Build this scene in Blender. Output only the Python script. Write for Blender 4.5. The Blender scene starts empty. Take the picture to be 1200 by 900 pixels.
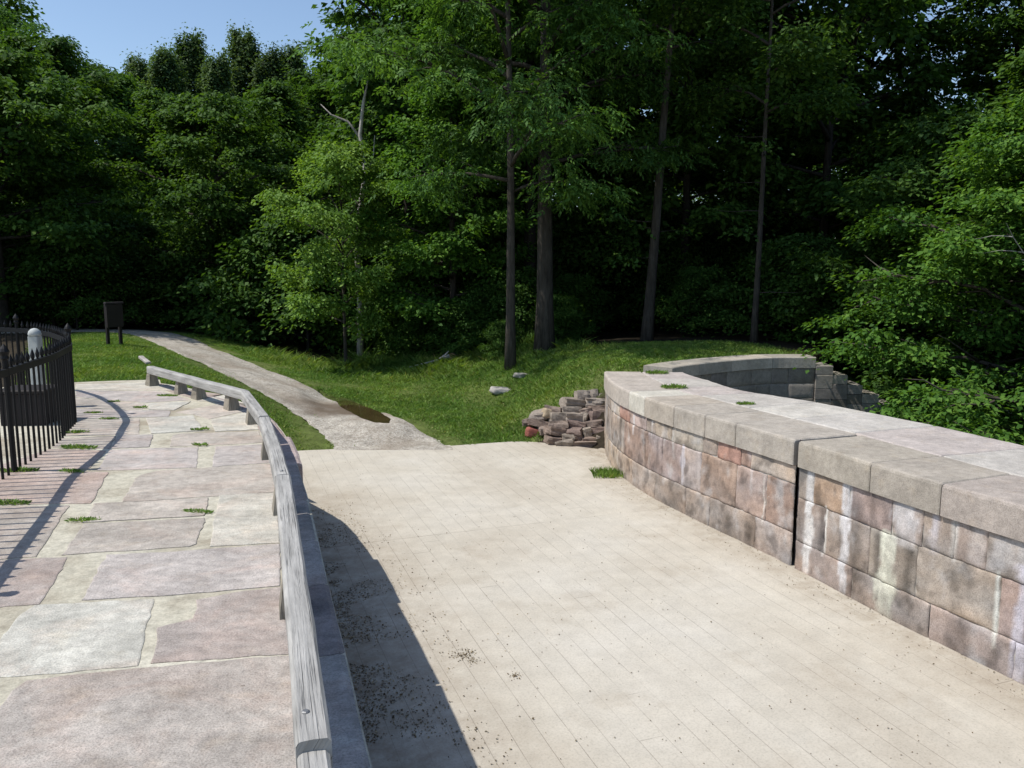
import bpy, bmesh, math, random
import numpy as np
from mathutils import Vector, Matrix, noise as mnoise
R = math.radians
random.seed(7); rng = np.random.default_rng(7)
scn = bpy.context.scene
col = scn.collection

# ------------------------------------------------------------------ camera
F = 942.0; EYE = 1.7; HOR = 318.0
PITCH = math.atan((450 - HOR) / F)
cd = bpy.data.cameras.new('camera'); cam = bpy.data.objects.new('camera', cd); col.objects.link(cam)
cd.sensor_width = 36; cd.lens = 36 * F / 1200; cd.clip_end = 3000; cd.clip_start = .05
cam.location = (0, 0, EYE); cam.rotation_euler = (R(90) - PITCH, 0, 0)
scn.camera = cam
cp, sp = math.cos(PITCH), math.sin(PITCH)
def ray(px, py):
    a = (px - 600) / F; b = -(py - 450) / F
    return (a, cp + b * sp, -sp + b * cp)
def B(px, py, z):
    r = ray(px, py); t = (z - EYE) / r[2]
    return (r[0] * t, r[1] * t, z)
def XY(px, py, z): return B(px, py, z)[:2]
def XD(px, Y): return (px - 600) / F * Y * 1.0
def proj(x, y, z):
    dz = z - EYE; d = y * cp - dz * sp; u = y * sp + dz * cp
    return 600 + F * x / d, 450 - F * u / d

# ------------------------------------------------------------------ world, sun
SUN_EL, SUN_A = R(58), R(-10)
to_sun = Vector((-math.cos(SUN_EL) * math.cos(SUN_A), math.cos(SUN_EL) * math.sin(SUN_A), math.sin(SUN_EL)))
w = bpy.data.worlds.new('World'); scn.world = w; w.use_nodes = True
nt = w.node_tree; nt.nodes.clear()
sky = nt.nodes.new('ShaderNodeTexSky'); sky.sky_type = 'NISHITA'; sky.sun_disc = False
sky.sun_elevation = SUN_EL; sky.sun_rotation = math.atan2(to_sun.x, to_sun.y)
sky.air_density = 1.0; sky.dust_density = .6; sky.ozone_density = 1.6
bg = nt.nodes.new('ShaderNodeBackground'); bg.inputs[1].default_value = .115
wo = nt.nodes.new('ShaderNodeOutputWorld')
nt.links.new(sky.outputs[0], bg.inputs[0]); nt.links.new(bg.outputs[0], wo.inputs[0])
sl = bpy.data.lights.new('sun', 'SUN'); sl.energy = 3.5; sl.angle = R(.53); sl.color = (1, .955, .88)
so = bpy.data.objects.new('sun', sl); col.objects.link(so)
so.rotation_euler = (-to_sun).to_track_quat('-Z', 'Y').to_euler(); so.location = (-20, 5, 40)
scn.view_settings.view_transform = 'Standard'; scn.view_settings.look = 'None'
scn.view_settings.exposure = .46; scn.view_settings.gamma = 1.0
scn.render.engine = 'CYCLES'
scn.cycles.max_bounces = 6; scn.cycles.diffuse_bounces = 3; scn.cycles.transmission_bounces = 4

# ------------------------------------------------------------------ tagging
def tag(o, label=None, cat=None, group=None, kind=None):
    if label: o['label'] = label
    if cat: o['category'] = cat
    if group: o['group'] = group
    if kind: o['kind'] = kind
    return o
def empty(name, loc=(0, 0, 0), rz=0):
    o = bpy.data.objects.new(name, None); col.objects.link(o)
    o.location = loc; o.rotation_euler = (0, 0, rz); o.empty_display_size = .2
    return o
def children(o): return [c for c in bpy.data.objects if c.parent == o]
def copy_tree(o, parent=None, kids=None):
    c = o.copy(); col.objects.link(c); c.parent = parent
    for ch in (kids if kids is not None else children(o)): copy_tree(ch, c)
    return c

# ------------------------------------------------------------------ materials
class NT:
    def __init__(s, name):
        s.m = bpy.data.materials.new(name); s.m.use_nodes = True
        s.t = s.m.node_tree; s.t.nodes.clear()
        s.out = s.n('ShaderNodeOutputMaterial')
    def n(s, k, **kw):
        q = s.t.nodes.new(k)
        for a, v in kw.items(): setattr(q, a, v)
        return q
    def l(s, a, b): s.t.links.new(a, b)
    def setin(s, q, i, v):
        if hasattr(v, 'is_linked') or isinstance(v, bpy.types.NodeSocket): s.l(v, q.inputs[i])
        else: q.inputs[i].default_value = v
    def math(s, op, a, b=0.0, c=None, clamp=False):
        q = s.n('ShaderNodeMath', operation=op, use_clamp=clamp)
        s.setin(q, 0, a); s.setin(q, 1, b)
        if c is not None: s.setin(q, 2, c)
        return q.outputs[0]
    def coord(s, which='Object', scale=(1, 1, 1)):
        q = s.n('ShaderNodeTexCoord'); m = s.n('ShaderNodeMapping'); m.inputs['Scale'].default_value = scale
        s.l(q.outputs[which], m.inputs[0]); return m.outputs[0]
    def noise(s, vec, scale, detail=4, rough=.55, dist=0):
        q = s.n('ShaderNodeTexNoise'); s.l(vec, q.inputs['Vector'])
        q.inputs['Scale'].default_value = scale; q.inputs['Detail'].default_value = detail
        q.inputs['Roughness'].default_value = rough; q.inputs['Distortion'].default_value = dist
        return q.outputs['Fac']
    def ramp(s, fac, stops):
        q = s.n('ShaderNodeValToRGB'); s.l(fac, q.inputs[0]); e = q.color_ramp.elements
        while len(e) < len(stops): e.new(.5)
        for i, (p, c) in enumerate(stops):
            e[i].position = p; e[i].color = (c, c, c, 1) if isinstance(c, (int, float)) else (*c, 1)
        return q.outputs[0]
    def mix(s, a, b, fac, mode='MIX'):
        q = s.n('ShaderNodeMix', data_type='RGBA', blend_type=mode)
        s.setin(q, 0, fac)
        for i, v in ((6, a), (7, b)):
            if isinstance(v, tuple): q.inputs[i].default_value = (*v[:3], 1)
            elif isinstance(v, (int, float)): q.inputs[i].default_value = (v, v, v, 1)
            else: s.l(v, q.inputs[i])
        return q.outputs[2]
    def attr(s, name): 
        q = s.n('ShaderNodeAttribute'); q.attribute_name = name; return q.outputs['Color']
    def bump(s, h, strength=.4, dist=.01, normal=None):
        q = s.n('ShaderNodeBump'); q.inputs['Strength'].default_value = strength; q.inputs['Distance'].default_value = dist
        s.l(h, q.inputs['Height'])
        if normal: s.l(normal, q.inputs['Normal'])
        return q.outputs[0]
    def finish(s, colr, rough=.85, normal=None, spec=.3, metallic=0):
        p = s.n('ShaderNodeBsdfPrincipled')
        s.setin(p, 'Base Color', (*colr, 1) if isinstance(colr, tuple) else colr)
        s.setin(p, 'Roughness', rough); p.inputs['Specular IOR Level'].default_value = spec
        p.inputs['Metallic'].default_value = metallic
        if normal: s.l(normal, p.inputs['Normal'])
        s.l(p.outputs[0], s.out.inputs[0]); return s.m
    def leaf(s, colr, rough=.6, trans=.42):
        p = s.n('ShaderNodeBsdfPrincipled'); s.l(colr, p.inputs['Base Color']); p.inputs['Roughness'].default_value = rough
        p.inputs['Specular IOR Level'].default_value = .16
        t = s.n('ShaderNodeBsdfTranslucent')
        tc = s.mix(colr, (1.0, 1.0, .35), 1.0, 'MULTIPLY'); s.l(tc, t.inputs[0])
        m = s.n('ShaderNodeMixShader'); m.inputs[0].default_value = trans
        s.l(p.outputs[0], m.inputs[1]); s.l(t.outputs[0], m.inputs[2]); s.l(m.outputs[0], s.out.inputs[0]); return s.m

def stone_mat(name, sc=1.0, speck=.25, bump=.5, bd=.01, wear=.25, stretch=(1, 1, 1), pinkish=False):
    n = NT(name); v = n.coord('Object', stretch); c = n.attr('Col')
    big = n.noise(v, 2.2 * sc, 5, .6); mid = n.noise(v, 11 * sc, 5, .65); fine = n.noise(v, 90 * sc, 3, .7)
    k = n.ramp(big, [(.25, 1 - wear), (.75, 1 + wear * .6)])
    c2 = n.mix(c, k, 1.0, 'MULTIPLY')
    k2 = n.ramp(mid, [(.3, 1 - wear * .8), (.7, 1 + wear * .5)])
    c3 = n.mix(c2, k2, 1.0, 'MULTIPLY')
    k3 = n.ramp(fine, [(.32, 1 - speck), (.5, 1), (.72, 1 + speck * .6)])
    c4 = n.mix(c3, k3, 1.0, 'MULTIPLY')
    ys = n.ramp(n.noise(v, 4.1 * sc, 4, .6), [(.55, 0.0), (.75, .35)])
    c5 = n.mix(c4, n.mix(c4, (1.08, .98, .82), 1.0, 'MULTIPLY'), ys)
    if pinkish:
        pk = n.ramp(n.noise(v, 1.7, 6, .7, .8), [(.46, 0.0), (.64, .45)]); c5 = n.mix(c5, n.mix(c5, (1.14, .97, .90), 1.0, 'MULTIPLY'), pk)
        dk = n.ramp(n.noise(v, 3.1, 7, .75, 1.2), [(.56, 0.0), (.70, .5)]); c5 = n.mix(c5, n.mix(c5, (.62, .60, .62), 1.0, 'MULTIPLY'), dk)
        pit = n.ramp(n.noise(v, 30, 4, .7), [(.27, 1.0), (.34, 0.0)]); c5 = n.mix(c5, n.mix(c5, (.5, .47, .43), 1.0, 'MULTIPLY'), pit)
    h = n.math('ADD', n.math('MULTIPLY', mid, 1.0), n.math('MULTIPLY', fine, .35))
    return n.finish(c5, .9, n.bump(h, bump, bd), .2)

M = {}
M['ashlar'] = stone_mat('ashlar_stone', 1.0, .32, .6, .012, .3)
M['coping'] = stone_mat('coping_stone', 1.3, .34, .6, .012, .24)
M['flag'] = stone_mat('flagstone', 1.2, .34, .75, .014, .32, (1, 1.15, 1), pinkish=True)
M['rubble'] = stone_mat('rubble_stone', 2.2, .25, .8, .02, .3)

def mortar_mat():
    n = NT('mortar'); v = n.coord()
    a = n.noise(v, 1.1, 4, .6); b = n.noise(v, 14, 5, .65); f = n.noise(v, 70, 3, .7)
    c = n.ramp(a, [(.35, (.34, .30, .23)), (.5, (.49, .46, .37)), (.7, (.57, .54, .45))])
    c = n.mix(c, n.ramp(b, [(.3, .72), (.6, 1.05)]), 1.0, 'MULTIPLY')
    c = n.mix(c, n.ramp(f, [(.3, .8), (.65, 1.08)]), 1.0, 'MULTIPLY')
    return n.finish(c, .95, n.bump(n.math('ADD', b, n.math('MULTIPLY', f, .4)), .5, .012), .1)
M['mortar'] = mortar_mat()
def joint_mat():
    n = NT('joint_mortar'); v = n.coord(); f = n.noise(v, 9, 4, .6)
    c = n.ramp(f, [(.35, (.17, .15, .13)), (.50, (.36, .33, .29)), (.66, (.56, .53, .48))])
    return n.finish(c, .95, n.bump(f, .4, .01), .1)
M['joint'] = joint_mat()
def plain(name, c, rough=.8, spec=.3, metallic=0, var=.2, sc=8):
    n = NT(name); v = n.coord(); f = n.noise(v, sc, 4, .6)
    cc = n.mix((c[0], c[1], c[2]), n.ramp(f, [(.3, 1 - var), (.7, 1 + var)]), 1.0, 'MULTIPLY')
    return n.finish(cc, rough, n.bump(f, .25, .006), spec, metallic)
M['tar'] = plain('tar_joint', (.03, .024, .028), .8)
M['iron'] = plain('black_iron', (.005, .005, .006), .55, .25)
M['paint_white'] = plain('white_paint', (.40, .42, .41), .7)
M['shade_dark_wood'] = plain('shade_dark_board', (.016, .012, .011), .7)  # near black, the shade over the sign is put into this colour
M['dark_box'] = plain('dark_timber', (.022, .018, .019), .8)

def wood_mat(name, base):
    n = NT(name); v = n.coord('Generated'); 
    uvn = n.n('ShaderNodeUVMap'); mp = n.n('ShaderNodeMapping'); mp.inputs['Scale'].default_value = (1.1, 26, 1)
    n.l(uvn.outputs[0], mp.inputs[0]); g = n.noise(mp.outputs[0], 2.2, 6, .7, .6)
    mp2 = n.n('ShaderNodeMapping'); mp2.inputs['Scale'].default_value = (1.6, 7, 1); n.l(uvn.outputs[0], mp2.inputs[0])
    g2 = n.noise(mp2.outputs[0], 1.4, 4, .6)
    mp3 = n.n('ShaderNodeMapping'); mp3.inputs['Scale'].default_value = (.7, 60, 1); n.l(uvn.outputs[0], mp3.inputs[0])
    g3 = n.noise(mp3.outputs[0], 2.0, 3, .6)
    c = n.mix(base, n.ramp(g, [(.3, .60), (.45, .9), (.7, 1.15)]), 1.0, 'MULTIPLY')
    c = n.mix(c, n.ramp(g2, [(.3, .72), (.7, 1.18)]), 1.0, 'MULTIPLY')
    c = n.mix(c, n.ramp(g3, [(.28, .35), (.40, 1.0)]), 1.0, 'MULTIPLY')
    h = n.math('ADD', g, n.math('MULTIPLY', n.ramp(g3, [(.28, 0.0), (.42, 1.0)]), 1.0))
    return n.finish(c, .9, n.bump(h, .8, .008), .15)
M['rail'] = wood_mat('weathered_timber', (.38, .37, .35))
M['post'] = wood_mat('old_post_timber', (.30, .27, .22))

def floor_mat():
    n = NT('canal_bed_boards'); v = n.coord()
    sep = n.n('ShaderNodeSeparateXYZ'); n.l(v, sep.inputs[0])
    W = .192
    wob = n.math('MULTIPLY', n.math('SUBTRACT', n.noise(v, .7, 2), .5), .035)
    u = n.math('DIVIDE', n.math('ADD', sep.outputs[0], wob), W)
    fr = n.math('FRACT', u); idx = n.math('FLOOR', u)
    edge = n.math('MINIMUM', fr, n.math('SUBTRACT', 1.0, fr))
    gap = n.math('LESS_THAN', edge, .013)
    wn = n.n('ShaderNodeTexWhiteNoise', noise_dimensions='1D'); n.l(idx, wn.inputs['W'])
    # butt joints
    vv = n.math('DIVIDE', n.math('ADD', sep.outputs[1], n.math('MULTIPLY', wn.outputs[0], 37.0)), 11.3)
    fv = n.math('FRACT', vv); gv = n.math('LESS_THAN', fv, .0007)
    ex = n.math('LESS_THAN', n.math('ABSOLUTE', n.math('SUBTRACT', n.math('ADD', sep.outputs[1], n.math('MULTIPLY', n.math('SUBTRACT', n.noise(v, 1.4, 3), .5), .05)), 8.9)), .006)
    worn = n.ramp(n.noise(v, 1.3, 4, .6), [(.36, .12), (.58, .85)])
    wmk = n.math('MULTIPLY', n.math('MAXIMUM', n.math('MAXIMUM', gap, gv), ex), worn)
    big = n.noise(v, .45, 4, .6); mid = n.noise(v, 4.5, 5, .65); fine = n.noise(v, 60, 3, .75)
    c = n.ramp(big, [(.3, (.43, .385, .315)), (.52, (.50, .462, .392)), (.75, (.54, .51, .45))])
    pl = n.ramp(wn.outputs[0], [(0, .98), (1, 1.012)])
    c = n.mix(c, pl, 1.0, 'MULTIPLY')
    c = n.mix(c, n.ramp(mid, [(.3, .91), (.65, 1.04)]), 1.0, 'MULTIPLY')
    c = n.mix(c, n.ramp(fine, [(.25, .78), (.5, 1.0), (.8, 1.08)]), 1.0, 'MULTIPLY')
    dirt = n.ramp(n.noise(v, 1.1, 6, .7), [(.56, 0.0), (.75, .4)])
    c = n.mix(c, (.30, .245, .18), dirt)
    # grimy silt band along the two walls (attribute painted as silt depth)
    c = n.mix(c, (.27, .22, .165), n.math('MULTIPLY', n.attr('Silt'), n.ramp(n.noise(v, 5, 6, .75), [(.35, .1), (.65, 1.0)])))
    c = n.mix(c, (.12, .10, .08), n.math('MULTIPLY', wmk, .62))
    h = n.math('SUBTRACT', n.math('MULTIPLY', fine, .25), n.math('MULTIPLY', wmk, 1.0))
    return n.finish(c, .93, n.bump(h, .35, .006), .12)
M['floor'] = floor_mat()

def soil_mat():
    n = NT('earth'); v = n.coord()
    a = n.noise(v, .5, 4, .6); b = n.noise(v, 6, 5, .65); g = n.attr('Col')
    c = n.mix(g, n.ramp(b, [(.3, .6), (.7, 1.25)]), 1.0, 'MULTIPLY')
    c = n.mix(c, n.ramp(a, [(.3, .8), (.7, 1.15)]), 1.0, 'MULTIPLY')
    return n.finish(c, .95, n.bump(b, .8, .05), .1)
M['soil'] = soil_mat()
def gravel_mat():
    n = NT('gravel'); v = n.coord()
    vo = n.n('ShaderNodeTexVoronoi'); vo.inputs['Scale'].default_value = 48; n.l(v, vo.inputs['Vector'])
    a = n.noise(v, .8, 4, .6); b = n.noise(v, 5, 5, .7)
    sep = n.n('ShaderNodeSeparateColor'); n.l(vo.outputs['Color'], sep.inputs[0])
    c = n.ramp(sep.outputs[0], [(0, (.27, .245, .205)), (.5, (.42, .385, .33)), (1, (.56, .52, .46))])
    c = n.mix(c, n.ramp(b, [(.3, .65), (.65, 1.12)]), 1.0, 'MULTIPLY')
    dirt = n.ramp(a, [(.45, 0.0), (.7, .75)])
    c = n.mix(c, (.25, .205, .155), dirt)
    c = n.mix(c, (.15, .118, .088), n.attr('Mud'))
    return n.finish(c, .95, n.bump(vo.outputs['Distance'], .7, .02), .15)
M['gravel'] = gravel_mat()
def water_mat():
    n = NT('muddy_water'); v = n.coord(); f = n.noise(v, 2.5, 3)
    c = n.ramp(f, [(.3, (.040, .029, .012)), (.7, (.066, .048, .020))])
    return n.finish(c, .06, n.bump(n.noise(v, 9, 2), .02, .01), .5)
M['water'] = water_mat()
def leaf_mat(name, dark, mid, light, trans=.42, rough=.6, g_=1.95):
    if g_ > 1: dark, mid, light = [(c[0] * g_ * 1.1, c[1] * g_, c[2] * g_ * .85) for c in (dark, mid, light)]
    n = NT(name); g = n.n('ShaderNodeNewGeometry'); oi = n.n('ShaderNodeObjectInfo')
    c = n.ramp(g.outputs['Random Per Island'], [(0, dark), (.55, mid), (1, light)])
    c = n.mix(c, n.ramp(oi.outputs['Random'], [(0, .82), (1, 1.18)]), 1.0, 'MULTIPLY')
    v = n.coord(); k = n.noise(v, .55, 3)
    c = n.mix(c, n.ramp(k, [(.3, (.72, .8, .8)), (.7, (1.22, 1.15, 1.0))]), 1.0, 'MULTIPLY')
    return n.leaf(c, rough, trans)
M['leaf_maple'] = leaf_mat('maple_leaves', (.020, .050, .012), (.038, .088, .020), (.065, .130, .030))
M['leaf_ash'] = leaf_mat('ash_leaves', (.022, .056, .016), (.042, .100, .028), (.070, .145, .040))
M['leaf_young'] = leaf_mat('young_leaves', (.045, .095, .022), (.075, .150, .034), (.115, .200, .050))
M['leaf_elder'] = leaf_mat('elder_leaves', (.021, .058, .013), (.038, .094, .019), (.068, .140, .030))
M['leaf_dark'] = leaf_mat('dark_leaves', (.018, .046, .012), (.032, .076, .018), (.055, .112, .028))
M['leaf_blue'] = leaf_mat('poplar_leaves', (.024, .048, .022), (.042, .078, .034), (.062, .105, .048))
def bark_mat(name, a, b):
    n = NT(name); v = n.coord('Object', (1, 1, .18)); f = n.noise(v, 14, 6, .7); g = n.noise(v, 2, 3)
    c = n.mix(n.ramp(f, [(.3, a), (.65, b)]), n.ramp(g, [(.3, .75), (.7, 1.2)]), 1.0, 'MULTIPLY')
    return n.finish(c, .95, n.bump(f, .9, .03), .1)
M['bark'] = bark_mat('bark', (.03, .026, .022), (.095, .083, .07))  # darkened so the colour carries the shade on the trunks
M['bark_dark'] = bark_mat('dark_bark', (.016, .014, .012), (.05, .044, .038))
M['deadwood'] = bark_mat('dead_wood', (.22, .20, .18), (.48, .45, .42))
def grass_mat():
    n = NT('grass_blades'); g = n.n('ShaderNodeNewGeometry'); v = n.coord()
    c = n.ramp(g.outputs['Random Per Island'], [(0, (.105, .20, .035)), (.6, (.195, .325, .065)), (.93, (.26, .39, .095)), (1, (.46, .42, .20))])
    k = n.noise(v, .6, 4, .6); k2 = n.noise(v, 3.2, 3, .6)
    c = n.mix(c, n.ramp(k, [(.3, (.70, .82, .75)), (.5, (1, 1, 1)), (.72, (1.35, 1.15, 1.05))]), 1.0, 'MULTIPLY')
    c = n.mix(c, n.ramp(k2, [(.3, .72), (.7, 1.2)]), 1.0, 'MULTIPLY')
    return n.leaf(c, .55, .3)
M['grass'] = grass_mat()
M['litter'] = leaf_mat('dry_litter', (.08, .055, .035), (.18, .14, .095), (.40, .34, .25), .1, .8, 1.0)

# ------------------------------------------------------------------ mesh builder
class MB:
    def __init__(s): s.v = []; s.f = []; s.c = []; s.uv = {}
    def add(s, verts, faces, c=(1, 1, 1)):
        o = len(s.v); s.v += [tuple(p) for p in verts]
        if isinstance(c, list): s.c += c
        else: s.c += [c] * len(verts)
        s.f += [tuple(i + o for i in f) for f in faces]; return o
    def grid(s, P, c=(1, 1, 1), flip=False):
        n, m = len(P), len(P[0]); V = [p for r_ in P for p in r_]; fs = []
        for i in range(n - 1):
            for j in range(m - 1):
                q = (i * m + j, i * m + j + 1, (i + 1) * m + j + 1, (i + 1) * m + j)
                fs.append(q[::-1] if flip else q)
        return s.add(V, fs, c)
    def loft(s, secs, c=(1, 1, 1), caps=True):
        n, m = len(secs), len(secs[0]); V = [p for r_ in secs for p in r_]; fs = []
        for i in range(n - 1):
            for j in range(m):
                k = (j + 1) % m; fs.append((i * m + j, i * m + k, (i + 1) * m + k, (i + 1) * m + j))
        if caps: fs.append(tuple(range(m))[::-1]); fs.append(tuple((n - 1) * m + j for j in range(m)))
        return s.add(V, fs, c)
    def tube(s, pts, rad, sides=6, c=(1, 1, 1), wob=0):
        secs = []; pts = [Vector(p) for p in pts]
        for i, p in enumerate(pts):
            d = (pts[min(i + 1, len(pts) - 1)] - pts[max(i - 1, 0)]).normalized()
            a = d.orthogonal() if abs(d.z) < .95 else Vector((1, 0, 0)).cross(d)
            a = Vector((1, 0, 0)) - d * d.x if abs(d.x) < .9 else Vector((0, 1, 0)) - d * d.y
            a.normalize(); b = d.cross(a)
            r_ = rad[i] if isinstance(rad, (list, tuple)) else rad
            secs.append([tuple(p + (a * math.cos(t) + b * math.sin(t)) * r_ * (1 + wob * math.sin(3 * t + i)))
                         for t in [2 * math.pi * k / sides for k in range(sides)]])
        s.loft(secs, c)
    def build(s, name, mat, parent=None, smooth=False, loc=None):
        me = bpy.data.meshes.new(name); me.from_pydata(s.v, [], s.f)
        ca = me.color_attributes.new('Col', 'FLOAT_COLOR', 'POINT')
        ca.data.foreach_set('color', np.array([(*q[:3], 1) for q in s.c], dtype=np.float32).ravel())
        bm = bmesh.new(); bm.from_mesh(me); bmesh.ops.recalc_face_normals(bm, faces=bm.faces); bm.to_mesh(me); bm.free()
        if smooth: me.polygons.foreach_set('use_smooth', [True] * len(me.polygons))
        me.materials.append(mat)
        o = bpy.data.objects.new(name, me); col.objects.link(o); o.parent = parent
        if loc: o.location = loc
        return o
def np_mesh(name, V, Fq, mat, parent=None, smooth=False):
    """V (n,3), Fq (m,k) faces"""
    me = bpy.data.meshes.new(name); k = Fq.shape[1]
    me.vertices.add(len(V)); me.vertices.foreach_set('co', V.astype(np.float32).ravel())
    me.loops.add(Fq.size); me.loops.foreach_set('vertex_index', Fq.astype(np.int32).ravel())
    me.polygons.add(len(Fq)); me.polygons.foreach_set('loop_start', np.arange(0, Fq.size, k, dtype=np.int32))
    me.polygons.foreach_set('loop_total', np.full(len(Fq), k, dtype=np.int32))
    me.update(calc_edges=True); me.materials.append(mat)
    if smooth: me.polygons.foreach_set('use_smooth', [True] * len(me.polygons))
    if name is None: return me
    o = bpy.data.objects.new(name, me); col.objects.link(o); o.parent = parent
    return o
def nz(x, y, z=0): return mnoise.noise(Vector((x, y, z)))
def fb(x, y, z=0): return nz(x, y, z) + .5 * nz(2.1 * x + 5, 2.1 * y, 2.1 * z) + .25 * nz(4.3 * x, 4.3 * y + 3, 4.3 * z)

# ------------------------------------------------------------------ lines traced on their planes
FLOOR = -1.38
def resample(P, step):
    P = np.array(P, float); d = np.r_[0, np.cumsum(np.linalg.norm(np.diff(P, axis=0), axis=1))]
    n = max(2, int(round(d[-1] / step)) + 1); s = np.linspace(0, d[-1], n)
    return np.c_[[np.interp(s, d, P[:, k]) for k in range(P.shape[1])]].T
def smooth(P, it=3):
    P = np.array(P, float)
    for _ in range(it): P[1:-1] = .25 * P[:-2] + .5 * P[1:-1] + .25 * P[2:]
    return P
DIRC = np.array([math.sin(R(-20.2)), math.cos(R(-20.2))])          # canal axis
base_px = [(707, 526), (712, 542), (728, 560), (767, 586), (803, 603), (829, 616), (884, 642), (925, 661), (996, 701), (1048, 729), (1131, 770), (1200, 801)]
fb_pts = [XY(x, y, FLOOR) for x, y in base_px]
last = np.array(fb_pts[-1])
fb_pts = [tuple(np.array(fb_pts[0]) + np.array((.06, .35)))] + fb_pts + [tuple(last - DIRC * k) for k in (1.5, 3, 5, 8, 11)]
RW = smooth(resample(smooth(resample(fb_pts, .3), 5), .05), 20)
RWd = np.r_[0, np.cumsum(np.linalg.norm(np.diff(RW, axis=0), axis=1))]
RWt = np.gradient(RW, axis=0); RWt /= np.linalg.norm(RWt, axis=1)[:, None]
def rw(s, off=0.0):
    """point on the right wall face line, off > 0 goes into the wall (right)"""
    x = np.interp(s, RWd, RW[:, 0]); y = np.interp(s, RWd, RW[:, 1])
    tx = np.interp(s, RWd, RWt[:, 0]); ty = np.interp(s, RWd, RWt[:, 1])
    return x - ty * off, y + tx * off
_ss = np.linspace(0, RWd[-1], 900)
def s_at(px, z, off=0.0):
    """arc position where the wall face at height z is seen at picture column px"""
    q = []
    for s in _ss:
        x, y = rw(s, off)
        q.append(proj(x, y, z)[0] if y > .6 else 1e5)
    return float(np.interp(px, np.maximum.accumulate(q), _ss))

# towpath edge (outer edge of the coping over the canal)
edge_px = [(310, 484), (323, 495), (334, 508), (343, 526), (351, 552), (362, 585), (375, 641), (385, 685), (396, 730), (409, 779), (421, 832), (434, 896)]
rail_px = [(176, 429), (213, 437.5), (253, 447), (287, 458), (302, 473), (312, 493), (321, 520), (331, 556), (338, 610), (343, 655), (353, 733), (367, 868)]
RAILZ = .29
rail_c = [XY(x, y, RAILZ) for x, y in rail_px]
outer = [(rail_c[0][0] + .06, rail_c[0][1] + .2), (rail_c[1][0] + .1, rail_c[1][1] + .2), (rail_c[2][0] + .12, rail_c[2][1] + .22)] + [XY(x, y, 0) for x, y in edge_px]
q = np.array(outer[-1]); outer += [tuple(q - DIRC * k) for k in (1, 2.5, 5, 9)]
OUT = smooth(resample(outer, .12), 6)

# ------------------------------------------------------------------ terrain
ctl = []
def cpx(px, py, z): ctl.append(B(px, py, z))
for a in [(348, 528), (400, 526), (450, 524), (500, 523), (550, 521), (610, 517), (640, 519)]: cpx(*a, FLOOR)
ctl += [(-2.5, 12.6, -1.75), (-1, 12.6, -1.75), (0.5, 12.6, -1.75), (-1, 9, -1.9), (1.2, 12.8, -1.7), (1, 6, -1.9)]
for px, py, z in [(480, 508, -1.30), (430, 487, -1.13), (350, 455, -.85), (300, 435, -.65), (250, 412, -.42), (200, 393, -.25), (160, 388, -.2),
                  (90, 440, -.06), (180, 440, -.1), (90, 405, -.08), (140, 412, -.08), (340, 492, -1.1), (300, 460, -.75), (250, 432, -.45),
                  (200, 412, -.22), (440, 445, -1.15), (470, 470, -1.22), (550, 485, -1.25), (600, 430, -.62), (640, 415, -.38), (530, 425, -.9),
                  (588, 462, -1.0), (650, 450, -.62), (700, 415, -.12), (760, 403, -.03), (830, 404, 0), (890, 410, -.04), (690, 462, -.60), (620, 488, -1.05),
                  (705, 430, -.1), (745, 425, -.07), (420, 400, -1.3), (250, 385, -.6), (50, 380, -.35), (600, 395, -.7), (900, 392, -.4), (340, 420, -1.0), (390, 430, -1.2)]:
    cpx(px, py, z)
ctl += [(1.3, 14.1, -1.40), (1.2, 14.5, -.98), (1.4, 14.95, -.50), (1.66, 14.95, -.42), (2.3, 14.9, -.1), (3, 15.6, -.08), (4.4, 16.3, -.08), (6, 16.8, -.1)]
ctl += [(-5.2, 12.0, -.12), (-4.1, 11.2, -.5), (-3.2, 10.0, -1.75), (-2.6, 11.2, -1.7), (-3.6, 12.4, -1.55), (-7, 11.5, -.3), (-10, 12, -.3), (-12, 18, -.3), (-16, 24, -.2), (-20, 10, -.3)]
ctl += [(-25, 35, .4), (-5, 45, -.4), (10, 45, .2), (25, 40, -.5), (-30, 60, 2), (0, 70, 1.5), (30, 65, 1)]
C = np.array(ctl)
def tpsk(r2): return np.where(r2 > 1e-9, .5 * r2 * np.log(np.maximum(r2, 1e-9)), 0)
n_ = len(C); K = tpsk(((C[:, None, :2] - C[None, :, :2]) ** 2).sum(-1)) + np.eye(n_) * .02
Pm = np.c_[np.ones(n_), C[:, :2]]
A = np.block([[K, Pm], [Pm.T, np.zeros((3, 3))]])
W_ = np.linalg.solve(A, np.r_[C[:, 2], 0, 0, 0])
REAR_Y = [6.0, 8.0, 9.9, 11.2, 12.6, 14.0]; REAR_W = [1.98, 1.98, 1.93, 1.6, 1.55, 1.3]
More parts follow.
